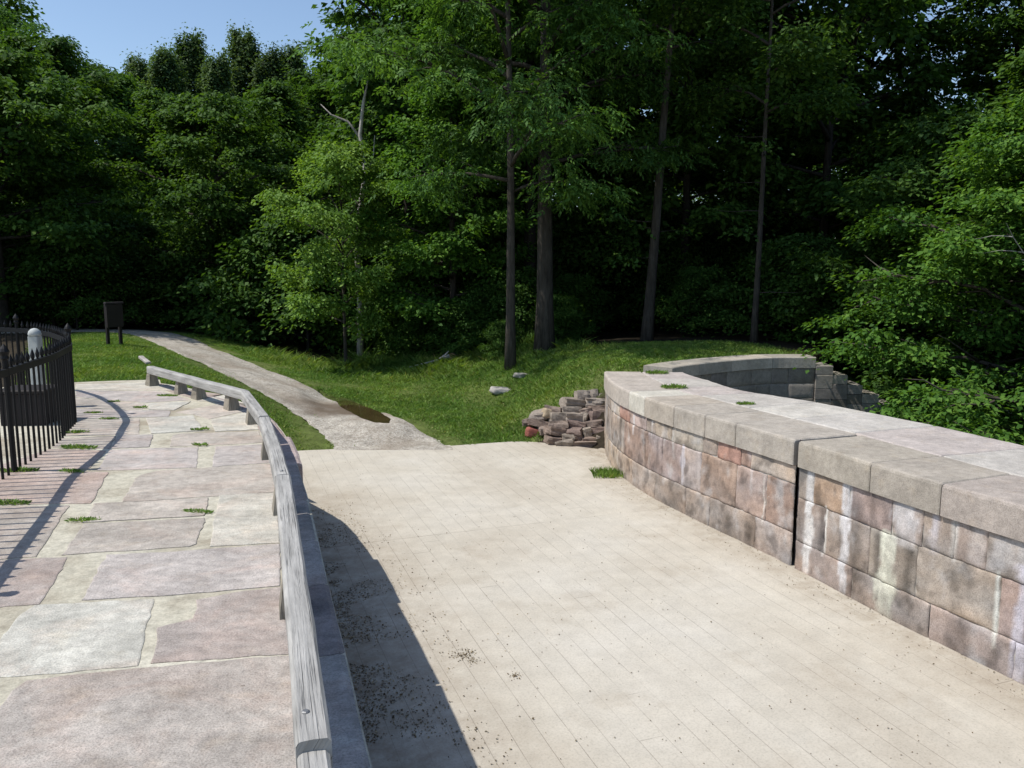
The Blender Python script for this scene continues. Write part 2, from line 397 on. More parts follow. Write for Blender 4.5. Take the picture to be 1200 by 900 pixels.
# drop to the creek: right of this line
_wl = np.array([XY(x, y, -.02) for x, y in [(800, 428), (818, 426), (850, 422.5), (900, 418.5), (956, 418.5)]]); _wt = np.gradient(_wl, axis=0); _wt /= np.linalg.norm(_wt, axis=1)[:, None]
WLINE = [tuple(p + .42 * np.array((-t[1], t[0]))) for p, t in zip(_wl, _wt)]; print('wline', WLINE)
CRK = np.array([(11.0, -12), (5.55, 4.0), (4.55, 8.15), (3.9, 9.88), (3.0, 11.2), (2.75, 12.6), (2.75, 14.2)] + WLINE + [(6.6, 17.2), (7.4, 19), (9, 23), (13, 32), (22, 60), (60, 160)])
def base_h(X, Y):
    X = np.asarray(X, float); Y = np.asarray(Y, float); sh = X.shape; x = X.ravel(); y = Y.ravel()
    out = np.empty(len(x))
    for a in range(0, len(x), 20000):
        p = np.c_[x[a:a + 20000], y[a:a + 20000]]
        out[a:a + 20000] = tpsk(((p[:, None] - C[None, :, :2]) ** 2).sum(-1)) @ W_[:n_] + W_[n_] + p @ W_[n_ + 1:]
    d = np.hypot(x - 0, y - 25); far = np.clip((d - 32) / 30, 0, 1)
    out = out * (1 - far) + far * np.clip(.4 + (d - 40) * .03, -1, 6)
    out = np.clip(out, -2.2, 6)
    return out.reshape(sh)
def creek_d(X, Y): return X - np.interp(Y, CRK[:, 1], CRK[:, 0])
def ground(X, Y):
    z = base_h(X, Y); d = creek_d(X, Y)
    k = np.clip(d / .5, 0, 1); k2 = np.clip((d - .0) / 14, 0, 1)
    low = -4.2 + 1.2 * np.clip((Y - 18) / 12, 0, 1)
    z = z * (1 - k) + np.minimum(low + 3.2 * k2 ** 1.5, np.maximum(z, -3.5)) * k
    return z
def gh(x, y): return float(ground(np.array([x]), np.array([y]))[0])

# path centreline / widths, from its two edges found on the terrain
def hit(px, py):
    r_ = np.array(ray(px, py)); t = np.arange(9, 45, .03); P = r_[None] * t[:, None]; P[:, 2] += EYE
    g = ground(P[:, 0], P[:, 1]); i = int(np.argmax(P[:, 2] < g)); return P[i, :2]
PLFT = [(394, 526), (372, 504), (348, 484), (325, 470), (301, 457), (268, 441), (237, 425), (215, 417), (190, 406), (158, 391)]
PRGT = [(524, 522), (495, 508), (455, 489), (425, 477.5), (395, 466.5), (335, 441), (300, 427), (275, 417), (250, 407), (200, 389.5)]
EL = [tuple(hit(*a)) for a in PLFT]; ER = [tuple(hit(*a)) for a in PRGT]
print('path', EL, ER)
l0, r0, l1, r1 = EL[0], ER[0], np.array(EL[-1]), np.array(ER[-1])
EL = [(l0[0] + .3, l0[1] - .7)] + EL + [tuple(l1 + np.array(d)) for d in ((-1.6, .5), (-5, .9), (-10, 1.2), (-18, 1.4))]
ER = [(r0[0] + .3, r0[1] - .7)] + ER + [tuple(r1 + np.array(d)) for d in ((-1.6, 1.2), (-5.2, 2.0), (-10.5, 2.4), (-19, 2.6))]
def by_index(P, m):
    P = np.array(P); u = np.linspace(0, len(P) - 1, m); return np.c_[np.interp(u, range(len(P)), P[:, 0]), np.interp(u, range(len(P)), P[:, 1])]
PA, PB = smooth(by_index(EL, 190), 30), smooth(by_index(ER, 190), 30)
PPOLY = [tuple(p) for p in PA[::5]] + [tuple(p) for p in PB[::-5]]
def path_d(X, Y):
    """signed distance to the path edge (negative inside)"""
    X = np.asarray(X, float).ravel(); Y = np.asarray(Y, float).ravel(); out = np.full(len(X), 99.0)
    idx = np.where((Y > 11) & (Y < 36) & (X < 2) & (X > -36))[0]; x, y = X[idx], Y[idx]
    out[idx] = poly_dist(x, y, PPOLY) * np.where(in_poly(x, y, PPOLY), -1, 1); return out
PUD = [(396, 471), (404, 469.5), (415, 472), (430, 477), (446, 484), (457, 491), (455, 496), (440, 495), (425, 490), (412, 483), (400, 477)]
PZ = -1.135
PUDP = np.array([XY(x, y, PZ) for x, y in PUD]); PUDC = PUDP.mean(0)
def in_poly(X, Y, P):
    X = np.asarray(X); Y = np.asarray(Y); r_ = np.zeros(X.shape, bool); n = len(P); j = n - 1
    for i in range(n):
        xi, yi = P[i]; xj, yj = P[j]
        c = ((yi > Y) != (yj > Y)) & (X < (xj - xi) * (Y - yi) / (yj - yi + 1e-12) + xi)
        r_ ^= c; j = i
    return r_

def pud_d(X, Y):
    P = [tuple(p) for p in PUDP]; return poly_dist(X, Y, P) * np.where(in_poly(X, Y, P), -1, 1)
# towpath footprint polygon
TOWEND = [XY(187, 444.5, 0), XY(140, 445.5, 0), XY(88, 447.5, 0)]
TOW = [tuple(p) for p in OUT] + [(-6, -6)] + [(-9, -6), (-9, 9)] + [(-8, 11.5)] + TOWEND[::-1]
far_edge = [XY(x, y, FLOOR) for x, y in [(300, 530), (348, 528), (450, 524), (550, 520.5), (605, 517), (640, 518), (680, 524), (700, 526)]]

def build_terrain():
    u = np.linspace(-1, 1, 341); xs = 16 * u + 420 * np.sign(u) * np.abs(u) ** 7
    t = np.linspace(0, 1, 341); ys = -14 + 56 * t + 560 * t ** 8
    X, Y = np.meshgrid(xs - 2.5, ys)
    Z = ground(X, Y); Zs = Z.copy()
    tow = in_poly(X, Y, TOW); Z = np.where(tow, np.minimum(Z, -.35), Z)
    pd = path_d(X, Y).reshape(X.shape); Z -= .16 * np.clip(-pd / .25, 0, 1)
    pq = pud_d(X.ravel(), Y.ravel()).reshape(X.shape); Z = np.where(pq < 1.0, np.minimum(Z, PZ - .07), Z)
    nzv = np.array([fb(a * .6, b * .6) for a, b in zip(X.ravel(), Y.ravel())]).reshape(X.shape)
    Z += .035 * nzv * ((np.abs(X) < 40) & (Y > 13.9))
    n, m = X.shape; V = np.c_[X.ravel(), Y.ravel(), Z.ravel()]
    i = np.arange(n * m).reshape(n, m); Q = np.c_[i[:-1, :-1].ravel(), i[:-1, 1:].ravel(), i[1:, 1:].ravel(), i[1:, :-1].ravel()]
    o = np_mesh('ground', V, Q, M['soil'], smooth=True)
    lawn = lawn_mask(X.ravel(), Y.ravel())
    rub = (X.ravel() > .5) & (X.ravel() < 2) & (Y.ravel() < 14.8) & (Y.ravel() > 13); lawn = np.where(rub, 0, lawn)
    cc = np.outer(lawn, (.11, .14, .04)) + np.outer(1 - lawn, (.040, .032, .022))
    ca = o.data.color_attributes.new('Col', 'FLOAT_COLOR', 'POINT'); ca.data.foreach_set('color', np.c_[cc, np.ones(len(cc))].astype(np.float32).ravel())
    tag(o, kind='structure')
LAWN = [XY(60, 445, 0), XY(60, 398, -.1), XY(110, 391, -.15), XY(215, 386, -.4), XY(265, 398, -.7), XY(330, 424, -1.05), XY(370, 430, -1.15), XY(440, 428, -1.15), XY(500, 412, -.9), XY(560, 405, -.75), XY(640, 410, -.4),
        XY(700, 408, -.1), XY(760, 401, -.02), XY(880, 404, -.02), XY(930, 415, -.05), XY(960, 430, -.2), (3, 14), (1, 13), (-3, 12.5), (-5, 11.8), (-8, 11.5)]
def poly_dist(X, Y, P):
    d = np.full(len(X), 1e9)
    for a, b in zip(P, P[1:] + P[:1]):
        a = np.array(a); b = np.array(b); ab = b - a; L = ab @ ab + 1e-9
        t = np.clip(((X - a[0]) * ab[0] + (Y - a[1]) * ab[1]) / L, 0, 1)
        d = np.minimum(d, np.hypot(X - a[0] - t * ab[0], Y - a[1] - t * ab[1]))
    return d
def lawn_mask(X, Y):
    ins = in_poly(X, Y, LAWN); d = poly_dist(X, Y, LAWN) * np.where(ins, 1, -1)
    return np.clip(.5 + d / 1.2, 0, 1)
build_terrain()

# ------------------------------------------------------------------ gravel path
def build_path():
    mb = MB(); rows = []; mud = []
    for i in range(len(PA)):
        row = []
        for k in range(29):
            f = k / 28; e = .07 * fb(i * .13, 3 if f < .5 else 9) * abs(2 * f - 1) ** 3; row.append(tuple(PA[i] + (PB[i] - PA[i]) * (f + e)))
        rows.append(row)
    G = np.array(rows); Z = ground(G[..., 0], G[..., 1]); PD = pud_d(G[..., 0].ravel(), G[..., 1].ravel()).reshape(Z.shape)
    for i in range(G.shape[0]):
        for k in range(29):
            f = k / 14 - 1
            Z[i, k] += .012 - .03 * (abs(f) ** 6) + .02 * fb(G[i, k, 0] * .8, G[i, k, 1] * .8) - .03 * math.exp(-((abs(f) - .55) / .22) ** 2)
            d = PD[i, k]; tg = PZ - .02 + .034 * max(0, min(1, .4 + d / .1)); bl = max(0, min(1, (d - .1) / .8)); bl = bl * bl * (3 - 2 * bl)
            Z[i, k] = tg * (1 - bl) + Z[i, k] * bl
            if G[i, k, 1] < 14.1: Z[i, k] = max(min(Z[i, k], FLOOR + .02), FLOOR + .006 - .03 * max(0, 13.9 - G[i, k, 1]))
            dm = math.hypot((G[i, k, 0] - PUDC[0] + .5) / 1.1, (G[i, k, 1] - PUDC[1] - .05) / .85)
            mud.append(max(0, min(1, 1.15 - dm * dm + .5 * fb(G[i, k, 0] * 2, G[i, k, 1] * 2))))
    P = [[(G[i, k, 0], G[i, k, 1], Z[i, k]) for k in range(29)] for i in range(G.shape[0])]
    mb.grid(P); o = mb.build('path', M['gravel'], smooth=True); tag(o, kind='structure')
    a = o.data.color_attributes.new('Mud', 'FLOAT_COLOR', 'POINT')
    a.data.foreach_set('color', np.array([(m, m, m, 1) for m in mud], np.float32).ravel())
    pw = smooth(resample(list(PUDP) + [PUDP[0]], .06), 6)[:-1]; pw = PUDC + (pw - PUDC) * np.array([[1.08 + .12 * fb(x * 3, y * 3)] for x, y in pw])
    mb = MB(); mb.add([(x, y, PZ) for x, y in pw], [tuple(range(len(pw)))])
    tag(mb.build('puddle_water', M['water']), kind='structure')
build_path()

# ------------------------------------------------------------------ canal bed
def build_floor():
    th = R(20.2); c, s_ = math.cos(th), math.sin(th)                # world = Rz(th) local
    xs = np.arange(-6, 7.01, .25); fe = np.array([(-8, 13.9)] + far_edge + [(1.9, 14.2), (9, 14.2)])
    rows = []; S = []
    for t in np.linspace(0, 1, 71):
        row = []
        for x in xs:
            ye = np.interp(x, fe[:, 0], fe[:, 1]) + .05 * fb(x * 2, 1); y = -6 + (ye + 6) * t
            row.append((x * c + y * s_, -x * s_ + y * c, FLOOR))
            dl = np.min(np.hypot(OUT[:, 0] - x, OUT[:, 1] - y)); dr = np.min(np.hypot(RW[::4, 0] - x, RW[::4, 1] - y))
            S.append(min(1, 1.3 * max(0, 1 - dl / 1.5)) + max(0, 1 - dr / .6) * .8 + .7 * max(0, 1 - abs(ye - y) / .5) * (1 if x > .3 else .1))
        rows.append(row)
    mb = MB(); mb.grid(rows); o = mb.build('canal_bed', M['floor']); o.rotation_euler = (0, 0, th)
    a = o.data.color_attributes.new('Silt', 'FLOAT_COLOR', 'POINT')
    a.data.foreach_set('color', np.array([(min(1, q), min(1, q), min(1, q), 1) for q in S], np.float32).ravel())
    tag(o, kind='structure')
build_floor()

# ------------------------------------------------------------------ masonry
def face_grid(mb, fn, s0, s1, z0, z1, colr, seed, rough=.010, edge=.016, sink=.017, step=.022, stain=None):
    """one dressed stone face: fn(s, z, off) -> xyz ; rounded arrises, uneven face"""
    ns = max(5, int((s1 - s0) / step)); nz_ = max(5, int((z1 - z0) / step))
    S = np.unique(np.r_[s0, s0 + edge * .35, s0 + edge, np.linspace(s0 + edge, s1 - edge, ns), s1 - edge, s1 - edge * .35, s1])
    Zz = np.unique(np.r_[z0, z0 + edge * .35, z0 + edge, np.linspace(z0 + edge, z1 - edge, nz_), z1 - edge, z1 - edge * .35, z1])
    P = []; cs = []
    for s in S:
        row = []
        for z in Zz:
            d = min(s - s0, s1 - s, z - z0, z1 - z); k = max(0, 1 - d / edge) ** 2
            wob = .006 * fb(s * 9 + seed, z * 9)
            off = sink * k * (.7 + .9 * max(0, fb(s * 6, z * 6, seed + 5))) + (.012 * max(0, fb(s * 9 + 3, z * 9, seed) - .25) if d < .07 else 0) - rough * (fb(s * 3.5 + seed * 3.1, z * 3.5, seed) + .5 * fb(s * 13, z * 13, seed)) + .006 * nz(s * 1.2, seed)
            ss = s + (wob if 0 < k else 0); zz = z + (wob * .8 if k > 0 else 0)
            row.append(fn(ss, zz, off))
            c = colr
            if stain: c = stain(s, z, c, seed)
            cs.append(c)
        P.append(row)
    mb.grid(P, cs)

SEAM = s_at(933, -.5)
PZc = -.29; TOPZ = -.02
def rf(s, z, off):
    x, y = rw(s, off + .02 * 0); return (x, y, z)
# --- stone lists as picture columns (converted to positions along the wall)
def cols_to_s(px, z): return [s_at(p, z) for p in px]
beige = (.36, .31, .25); pink = (.32, .215, .19); taupe = (.27, .235, .21); purple = (.27, .22, .225); grey = (.29, .27, .25); pale = (.46, .43, .39); red = (.33, .17, .14); tan = (.35, .26, .19); dgrey = (.19, .17, .16); brown = (.25, .17, .14)
up_l = ([707, 716.5, 726, 738, 757, 768, 787, 824, 840, 868, 880, 930], [taupe, pale, red, (.40, .33, .33), taupe, beige, (.40, .37, .32), taupe, red, pink, (.42, .39, .36)])
mid_l = ([707, 718, 731, 759, 776, 798, 821, 862, 897, 928], [taupe, taupe, brown, purple, purple, (.40, .36, .36), (.32, .235, .19), (.31, .255, .25), brown, (.28, .22, .19)])
mid_l = (mid_l[0], mid_l[1][:9])
base_l = ([707, 716, 724, 740, 767, 803, 831, 884, 927], [beige, beige, (.34, .29, .25), (.35, .30, .265), (.25, .215, .19), taupe, (.25, .22, .20), (.33, .29, .275)])
up_r = ([935, 953, 995, 1045, 1081, 1118, 1156, 1216, 1270, 1400], [grey, tan, purple, (.42, .38, .37), taupe, (.36, .31, .29), (.35, .32, .30), grey, taupe])
mid_r = ([931, 966, 1018, 1073, 1170, 1240, 1330, 1480], [(.23, .21, .21), (.26, .23, .21), (.27, .25, .22), (.32, .29, .255), purple, grey, taupe])
base_r = ([927, 997, 1088, 1187, 1290, 1450], [(.30, .255, .245), (.29, .26, .245), (.28, .24, .235), (.34, .31, .32), grey])
STREAK = []   # (s, width, ztop, zbot, strength, colour)
for px, wd, zt, zb, st, cc in [(947, .07, -.30, -1.36, 1.0, (.66, .64, .62)), (990, .075, -.32, -1.36, .95, (.64, .62, .62)), (1040, .12, -.62, -1.38, .8, (.60, .60, .50)),
                               (1058, .16, -.3, -.66, .7, (.62, .60, .60)), (1092, .05, -.3, -.62, .7, (.58, .55, .58)), (1114, .03, -.3, -.62, .8, (.62, .60, .56)), (1140, .10, -.3, -.6, .35, (.6, .58, .56)), (1197, .07, -.5, -1.38, .75, (.56, .54, .60)),
                               (1168, .025, -.62, -1.2, .9, (.68, .68, .62)), (967, .02, -.6, -1.1, .9, (.66, .64, .6)), (800, .045, -.5, -1.0, .8, (.58, .55, .58)), (742, .04, -.36, -.62, .8, (.62, .6, .6)), (763, .025, -.33, -.55, .8, (.66, .62, .58)),
                               (788, .03, -.36, -.6, .6, (.6, .58, .55)), (895, .018, -.55, -1.05, .9, (.66, .62, .56)), (880, .03, -.5, -.8, .6, (.55, .5, .48)), (1240, .1, -.3, -1.3, .6, (.58, .56, .56)), (720, .05, -.35, -.6, .5, (.6, .58, .58))]:
    STREAK.append((s_at(px, -.8), wd, zt, zb, st, cc))
DARKS = [(s_at(px, -.8), wd, zt, zb, st) for px, wd, zt, zb, st in [(963, .06, -.55, -1.1, .55), (1003, .10, -.4, -1.2, .5), (1066, .06, -.62, -1.1, .55), (1028, .06, -.6, -1.1, .5), (1020, .05, -.3, -.6, .35), (1210, .1, -.5, -1.3, .5), (1128, .14, -1.05, -1.38, .4),
           (870, .10, -.5, -.75, .35), (727, .06, -.45, -1.0, .5), (770, .05, -.5, -.95, .3), (712, .05, -.45, -1.0, .4), (855, .12, -1.1, -1.38, .5), (880, .09, -1.1, -1.38, .6), (790, .2, -1.1, -1.38, .3)]]
def stain(s, z, c, seed):
    c = (np.array(c) * .62 + np.array((.325, .285, .258)) * .38) * np.array((1.26, 1.2, 1.13))
    gm = fb(s * 2.3, z * 2.3, seed); c = c * (1 + .20 * gm)
    bl = fb(s * 6 + seed, z * 5, seed); c = c * (1 - .38 * max(0, min(1, (bl - .18) / .3)))
    sb = fb(s * 5 + 31, z * 3.5, seed + 9); k = .55 * max(0, min(1, (sb - .35) / .4)); c = c * (1 - k) + np.array((.5, .47, .45)) * k
    hu = .10 * fb(s * 1.7, z * 2.9, seed + 3); c = c * np.array((1 + hu, 1, 1 - hu))
    # dark water marks running down
    rn = fb(s * 7, z * .8, 3.3); c = c * (1 - .28 * max(0, rn - .15))
    for s0, wd, zt, zb, st in DARKS:
        if zb - .05 < z < zt + .02:
            ww = wd * (1 + .3 * nz(z * 6, s0)); d = abs(s - s0 - .015 * nz(z * 5, s0 + 9)) / ww
            if d < 1.6: c = c * (1 - st * math.exp(-d * d * 1.5) * min(1, (zt + .03 - z) / .1) * min(1, (z - zb + .06) / .15))
    for s0, wd, zt, zb, st, cc in STREAK:
        if zb - .02 < z < zt + .02:
            d = abs(s - s0 - .02 * nz(z * 4, s0)) / (wd * (.75 + .5 * nz(z * 5, s0 + 2)))
            if d < 1.5:
                k = st * max(0, min(1, (1.15 + .5 * fb(s * 40, z * 7, 2) - d) / .35)) * max(0, min(1, (z - zb + .05) / .3 + .25)) * (1.0 + .45 * fb(s * 26, z * 4))
                c = c * (1 - max(0, min(1, k))) + np.array(cc) * max(0, min(1, k))
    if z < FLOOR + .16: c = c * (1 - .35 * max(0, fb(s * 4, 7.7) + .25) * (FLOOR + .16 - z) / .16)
    return tuple(np.clip(c, .02, .8))

parapet = empty('stone_parapet', (*rw(SEAM, .5), FLOOR)); PO = Vector(parapet.location)
tag(parapet, 'thick curved ashlar parapet of pink and grey blocks along the right of the canal bed', 'wall')
def rel(o): o.location = -PO; return o
mb = MB()
zb1, zb2 = -1.0, -.50
for lst, z0, z1 in ((up_l, -.50, PZc), (mid_l, -1.02, -.50), (base_l, FLOOR - .03, -1.02)):
    S = cols_to_s(lst[0], (z0 + z1) / 2); S[-1] = SEAM - .03
    for k in range(len(S) - 1):
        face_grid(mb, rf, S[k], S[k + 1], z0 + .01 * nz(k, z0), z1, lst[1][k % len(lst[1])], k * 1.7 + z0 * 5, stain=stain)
for lst, z0, z1 in ((up_r, -.62, PZc), (mid_r, -1.08, -.62), (base_r, FLOOR - .03, -1.08)):
    S = cols_to_s(lst[0], (z0 + z1) / 2); S[0] = SEAM + .03
    k = 0
    while S[-1] < RWd[-1] - 1.2: S.append(S[-1] + random.uniform(.5, 1.0))
    for k in range(len(S) - 1):
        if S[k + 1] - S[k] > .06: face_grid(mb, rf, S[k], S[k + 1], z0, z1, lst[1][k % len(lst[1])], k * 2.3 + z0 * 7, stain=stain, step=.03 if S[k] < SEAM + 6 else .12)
# end face hidden in the bank and the rear face above the creek
rel(mb.build('masonry', M['ashlar'], parapet, smooth=True))
mb = MB()
def strip(s0, s1, off, z0, z1, n=60):
    return [[(*rw(s, off), z) for z in (z0, z1)] for s in np.linspace(s0, s1, n)]
mb.grid(strip(0, SEAM - .03, .0145, FLOOR - .1, PZc + .01)); mb.grid(strip(SEAM + .03, RWd[-1], .0145, FLOOR - .1, PZc + .01))
rel(mb.build('mortar_bed', M['joint'], parapet))
mb = MB(); mb.grid(strip(SEAM - .035, SEAM + .035, .05, FLOOR - .05, TOPZ - .006, 3)); rel(mb.build('expansion_joint', M['tar'], parapet))
def width_at(s): return float(np.interp(rw(s)[1], REAR_Y, REAR_W))
# rear face
mb = MB(); rngs = random.Random(4)
for z0, z1 in ((-4.4, -3.6), (-3.6, -2.9), (-2.9, -2.2), (-2.2, -1.6), (-1.6, -1.0), (-1.0, PZc)):
    s = .3
    while s < RWd[-1] - 1.3:
        e = s + rngs.uniform(.6, 1.3); c_ = rngs.choice([grey, taupe, beige, dgrey]); n_s = 8
        P = [[(*rw(s + .008 + (e - s - .016) * i / n_s, width_at(s + (e - s) * i / n_s) - .05), z) for z in (z0 + .008, z1 - .008)] for i in range(n_s + 1)]
        mb.grid(P, c_, True); s = e
rel(mb.build('rear_masonry', M['ashlar'], parapet))
mb = MB(); mb.grid([[(*rw(s, width_at(s) - .065), z) for z in (-4.5, PZc)] for s in np.linspace(0, RWd[-1], 80)]); rel(mb.build('rear_mortar', M['joint'], parapet))
# coping stones, two rows
def coping(s0, s1, w0, w1, colr, seed, front=True, nm='coping_stone'):
    gs = .004; S = [s0 + gs, s0 + gs + .012] + list(np.linspace(s0 + .05, s1 - .05, max(2, int((s1 - s0) / .1)))) + [s1 - gs - .012, s1 - gs]
    secs = []; zj = .008 * nz(seed * 3.3, 1); n = len(S)
    for i, s in enumerate(S):
        e = i in (0, n - 1); a = w0(s) if callable(w0) else w0; b = w1(s) if callable(w1) else w1
        dz = (-.012 if e else 0) + zj; ins = .008 if e else 0
        ch = lambda w: .004 * fb(s * 7 + seed, w * 7)
        zb = PZc if front else TOPZ - .2
        pr = [(a + ins, zb), (a + ins + .5 * ch(1), TOPZ - .03 + dz), (a + ins + .006, TOPZ - .010 + dz + ch(2)), (a + .03, TOPZ + dz + ch(a))]
        m_ = 4
        pr += [(a + .03 + (b - a - .05) * k / m_, TOPZ + dz + ch(a + k * .2) * 1.2) for k in range(1, m_ + 1)]
        pr += [(b - .005, TOPZ - .012 + dz), (b - .003, zb)]
        secs.append([(*rw(s, o_), z) for o_, z in pr])
    mb = MB(); mb.loft(secs, colr); o = mb.build(nm, M['coping'], parapet); return rel(o)
cp_cols = [707, 737, 755, 789.6, 826, 862, 932]; SC = [0.28] + [s_at(p, TOPZ, -.03) for p in cp_cols[1:]]; SC[-1] = SEAM - .03
rowc = [(.45, .40, .35), (.55, .52, .45), (.42, .37, .31), (.40, .36, .31), (.40, .36, .31), (.41, .37, .32)]
FW = lambda s: min(.80, width_at(s) * .46)
for k in range(len(SC) - 1): coping(SC[k], SC[k + 1], -.03, FW, rowc[k], k)
SR = [SEAM + .03] + [s_at(p, TOPZ, -.03) for p in (1020, 1103, 1225, 1400)]
while SR[-1] < RWd[-1] - 1.6: SR.append(SR[-1] + 1.1)
for k in range(len(SR) - 1): coping(SR[k], SR[k + 1], -.03, FW, [(.38, .34, .285), (.375, .335, .285), (.385, .335, .295), (.4, .36, .31)][k % 4], 10 + k)
s = .28; k = 0; rr = random.Random(11)
while s < SR[-1] - .3:
    e = s + rr.uniform(.8, 1.35); coping(s, min(e, SR[-1]), lambda q: FW(q) + .006, width_at, rr.choice([(.49, .46, .42), (.46, .43, .39), (.52, .49, .44), (.45, .40, .37)]), 30 + k, False); s = e; k += 1

# ------------------------------------------------------------------ wing wall with steps
WW = smooth(resample([XY(786, 431, -.02), XY(800, 428, -.02), XY(818, 426, -.02), XY(850, 422.5, -.02), XY(900, 418.5, -.02), XY(956, 418.5, -.02)], .1), 10)
WWd = np.r_[0, np.cumsum(np.linalg.norm(np.diff(WW, axis=0), axis=1))]; WWt = np.gradient(WW, axis=0); WWt /= np.linalg.norm(WWt, axis=1)[:, None]
def ww(s, off=0):
    x = np.interp(s, WWd, WW[:, 0]); y = np.interp(s, WWd, WW[:, 1]); tx = np.interp(s, WWd, WWt[:, 0]); ty = np.interp(s, WWd, WWt[:, 1])
    return x - ty * off, y + tx * off
wing = empty('wing_wall', (*ww(WWd[-1] / 2), -4.2)); WO = Vector(wing.location)
tag(wing, 'shaded grey stone wing wall curving behind the parapet with stepped end', 'wall')
def relw(o): o.location = -WO; return o
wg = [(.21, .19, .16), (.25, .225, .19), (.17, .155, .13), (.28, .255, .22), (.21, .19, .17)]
mb = MB(); rr = random.Random(3)
for z0, z1 in ((-.56, -.24), (-.86, -.56), (-1.25, -.86), (-1.6, -1.25), (-2.1, -1.6), (-2.7, -2.1), (-3.4, -2.7), (-4.3, -3.4)):
    s = 0
    while s < WWd[-1] - .05:
        e = min(WWd[-1], s + rr.uniform(.28, .7)); e = WWd[-1] if WWd[-1] - e < .2 else e
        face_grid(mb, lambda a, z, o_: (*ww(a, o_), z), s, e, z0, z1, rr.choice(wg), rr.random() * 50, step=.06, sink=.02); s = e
relw(mb.build('masonry', M['ashlar'], wing, smooth=True))
mb = MB(); mb.grid([[(*ww(s, .018), z) for z in (-4.5, -.24)] for s in np.linspace(0, WWd[-1], 40)]); relw(mb.build('mortar_bed', M['joint'], wing))
s = 0; k = 0
while s < WWd[-1] - .02:
    e = min(WWd[-1], s + rr.uniform(.8, 1.2)); e = WWd[-1] if WWd[-1] - e < .4 else e
    secs = []
    for q in np.linspace(s + .004, e - .004, 8):
        secs.append([(*ww(q, o_), z) for o_, z in ((-.03, -.24), (-.03, -.035), (-.015, -.02), (.55, -.015), (.56, -.24))])
    mb = MB(); mb.loft(secs, rr.choice([(.38, .345, .29), (.43, .39, .33), (.34, .315, .27)])); relw(mb.build('coping_stone', M['coping'], wing)); s = e; k += 1
ex, ey = ww(WWd[-1], 0); tx, ty = WWt[-1]
def box_along(mb, p, t, l0, l1, w0, w1, z0, z1, colr, bev=.012):
    t = np.array(t) / np.hypot(*t); n = np.array((-t[1], t[0])); p = np.array(p)
    V = []; 
    for z, b in ((z0, 0), (z1 - bev, 0), (z1, bev)):
        for l, w_ in ((l0 + b, w0 + b), (l1 - b, w0 + b), (l1 - b, w1 - b), (l0 + b, w1 - b)):
            q = p + t * l + n * w_; V.append((q[0], q[1], z))
    fs = [(3, 2, 1, 0), (8, 9, 10, 11)] + [(r_ * 4 + j, r_ * 4 + (j + 1) % 4, r_ * 4 + 4 + (j + 1) % 4, r_ * 4 + 4 + j) for r_ in (0, 1) for j in range(4)]
    mb.add(V, fs, colr)
l = .005; zt = -.19
for k in range(7):
    mb = MB(); ln = (.34, .30, .30, .34, .34, .36, .4)[k]
    zz = zt
    while zz > -4.3:
        hh = rr.uniform(.2, .34) if zz < zt else .19
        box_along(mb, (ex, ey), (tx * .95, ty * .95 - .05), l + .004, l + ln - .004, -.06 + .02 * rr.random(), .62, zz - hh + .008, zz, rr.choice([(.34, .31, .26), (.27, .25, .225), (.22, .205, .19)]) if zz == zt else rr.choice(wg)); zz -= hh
    relw(mb.build('step', M['ashlar'], wing)); l += ln; zt -= .185 + .02 * rr.random()

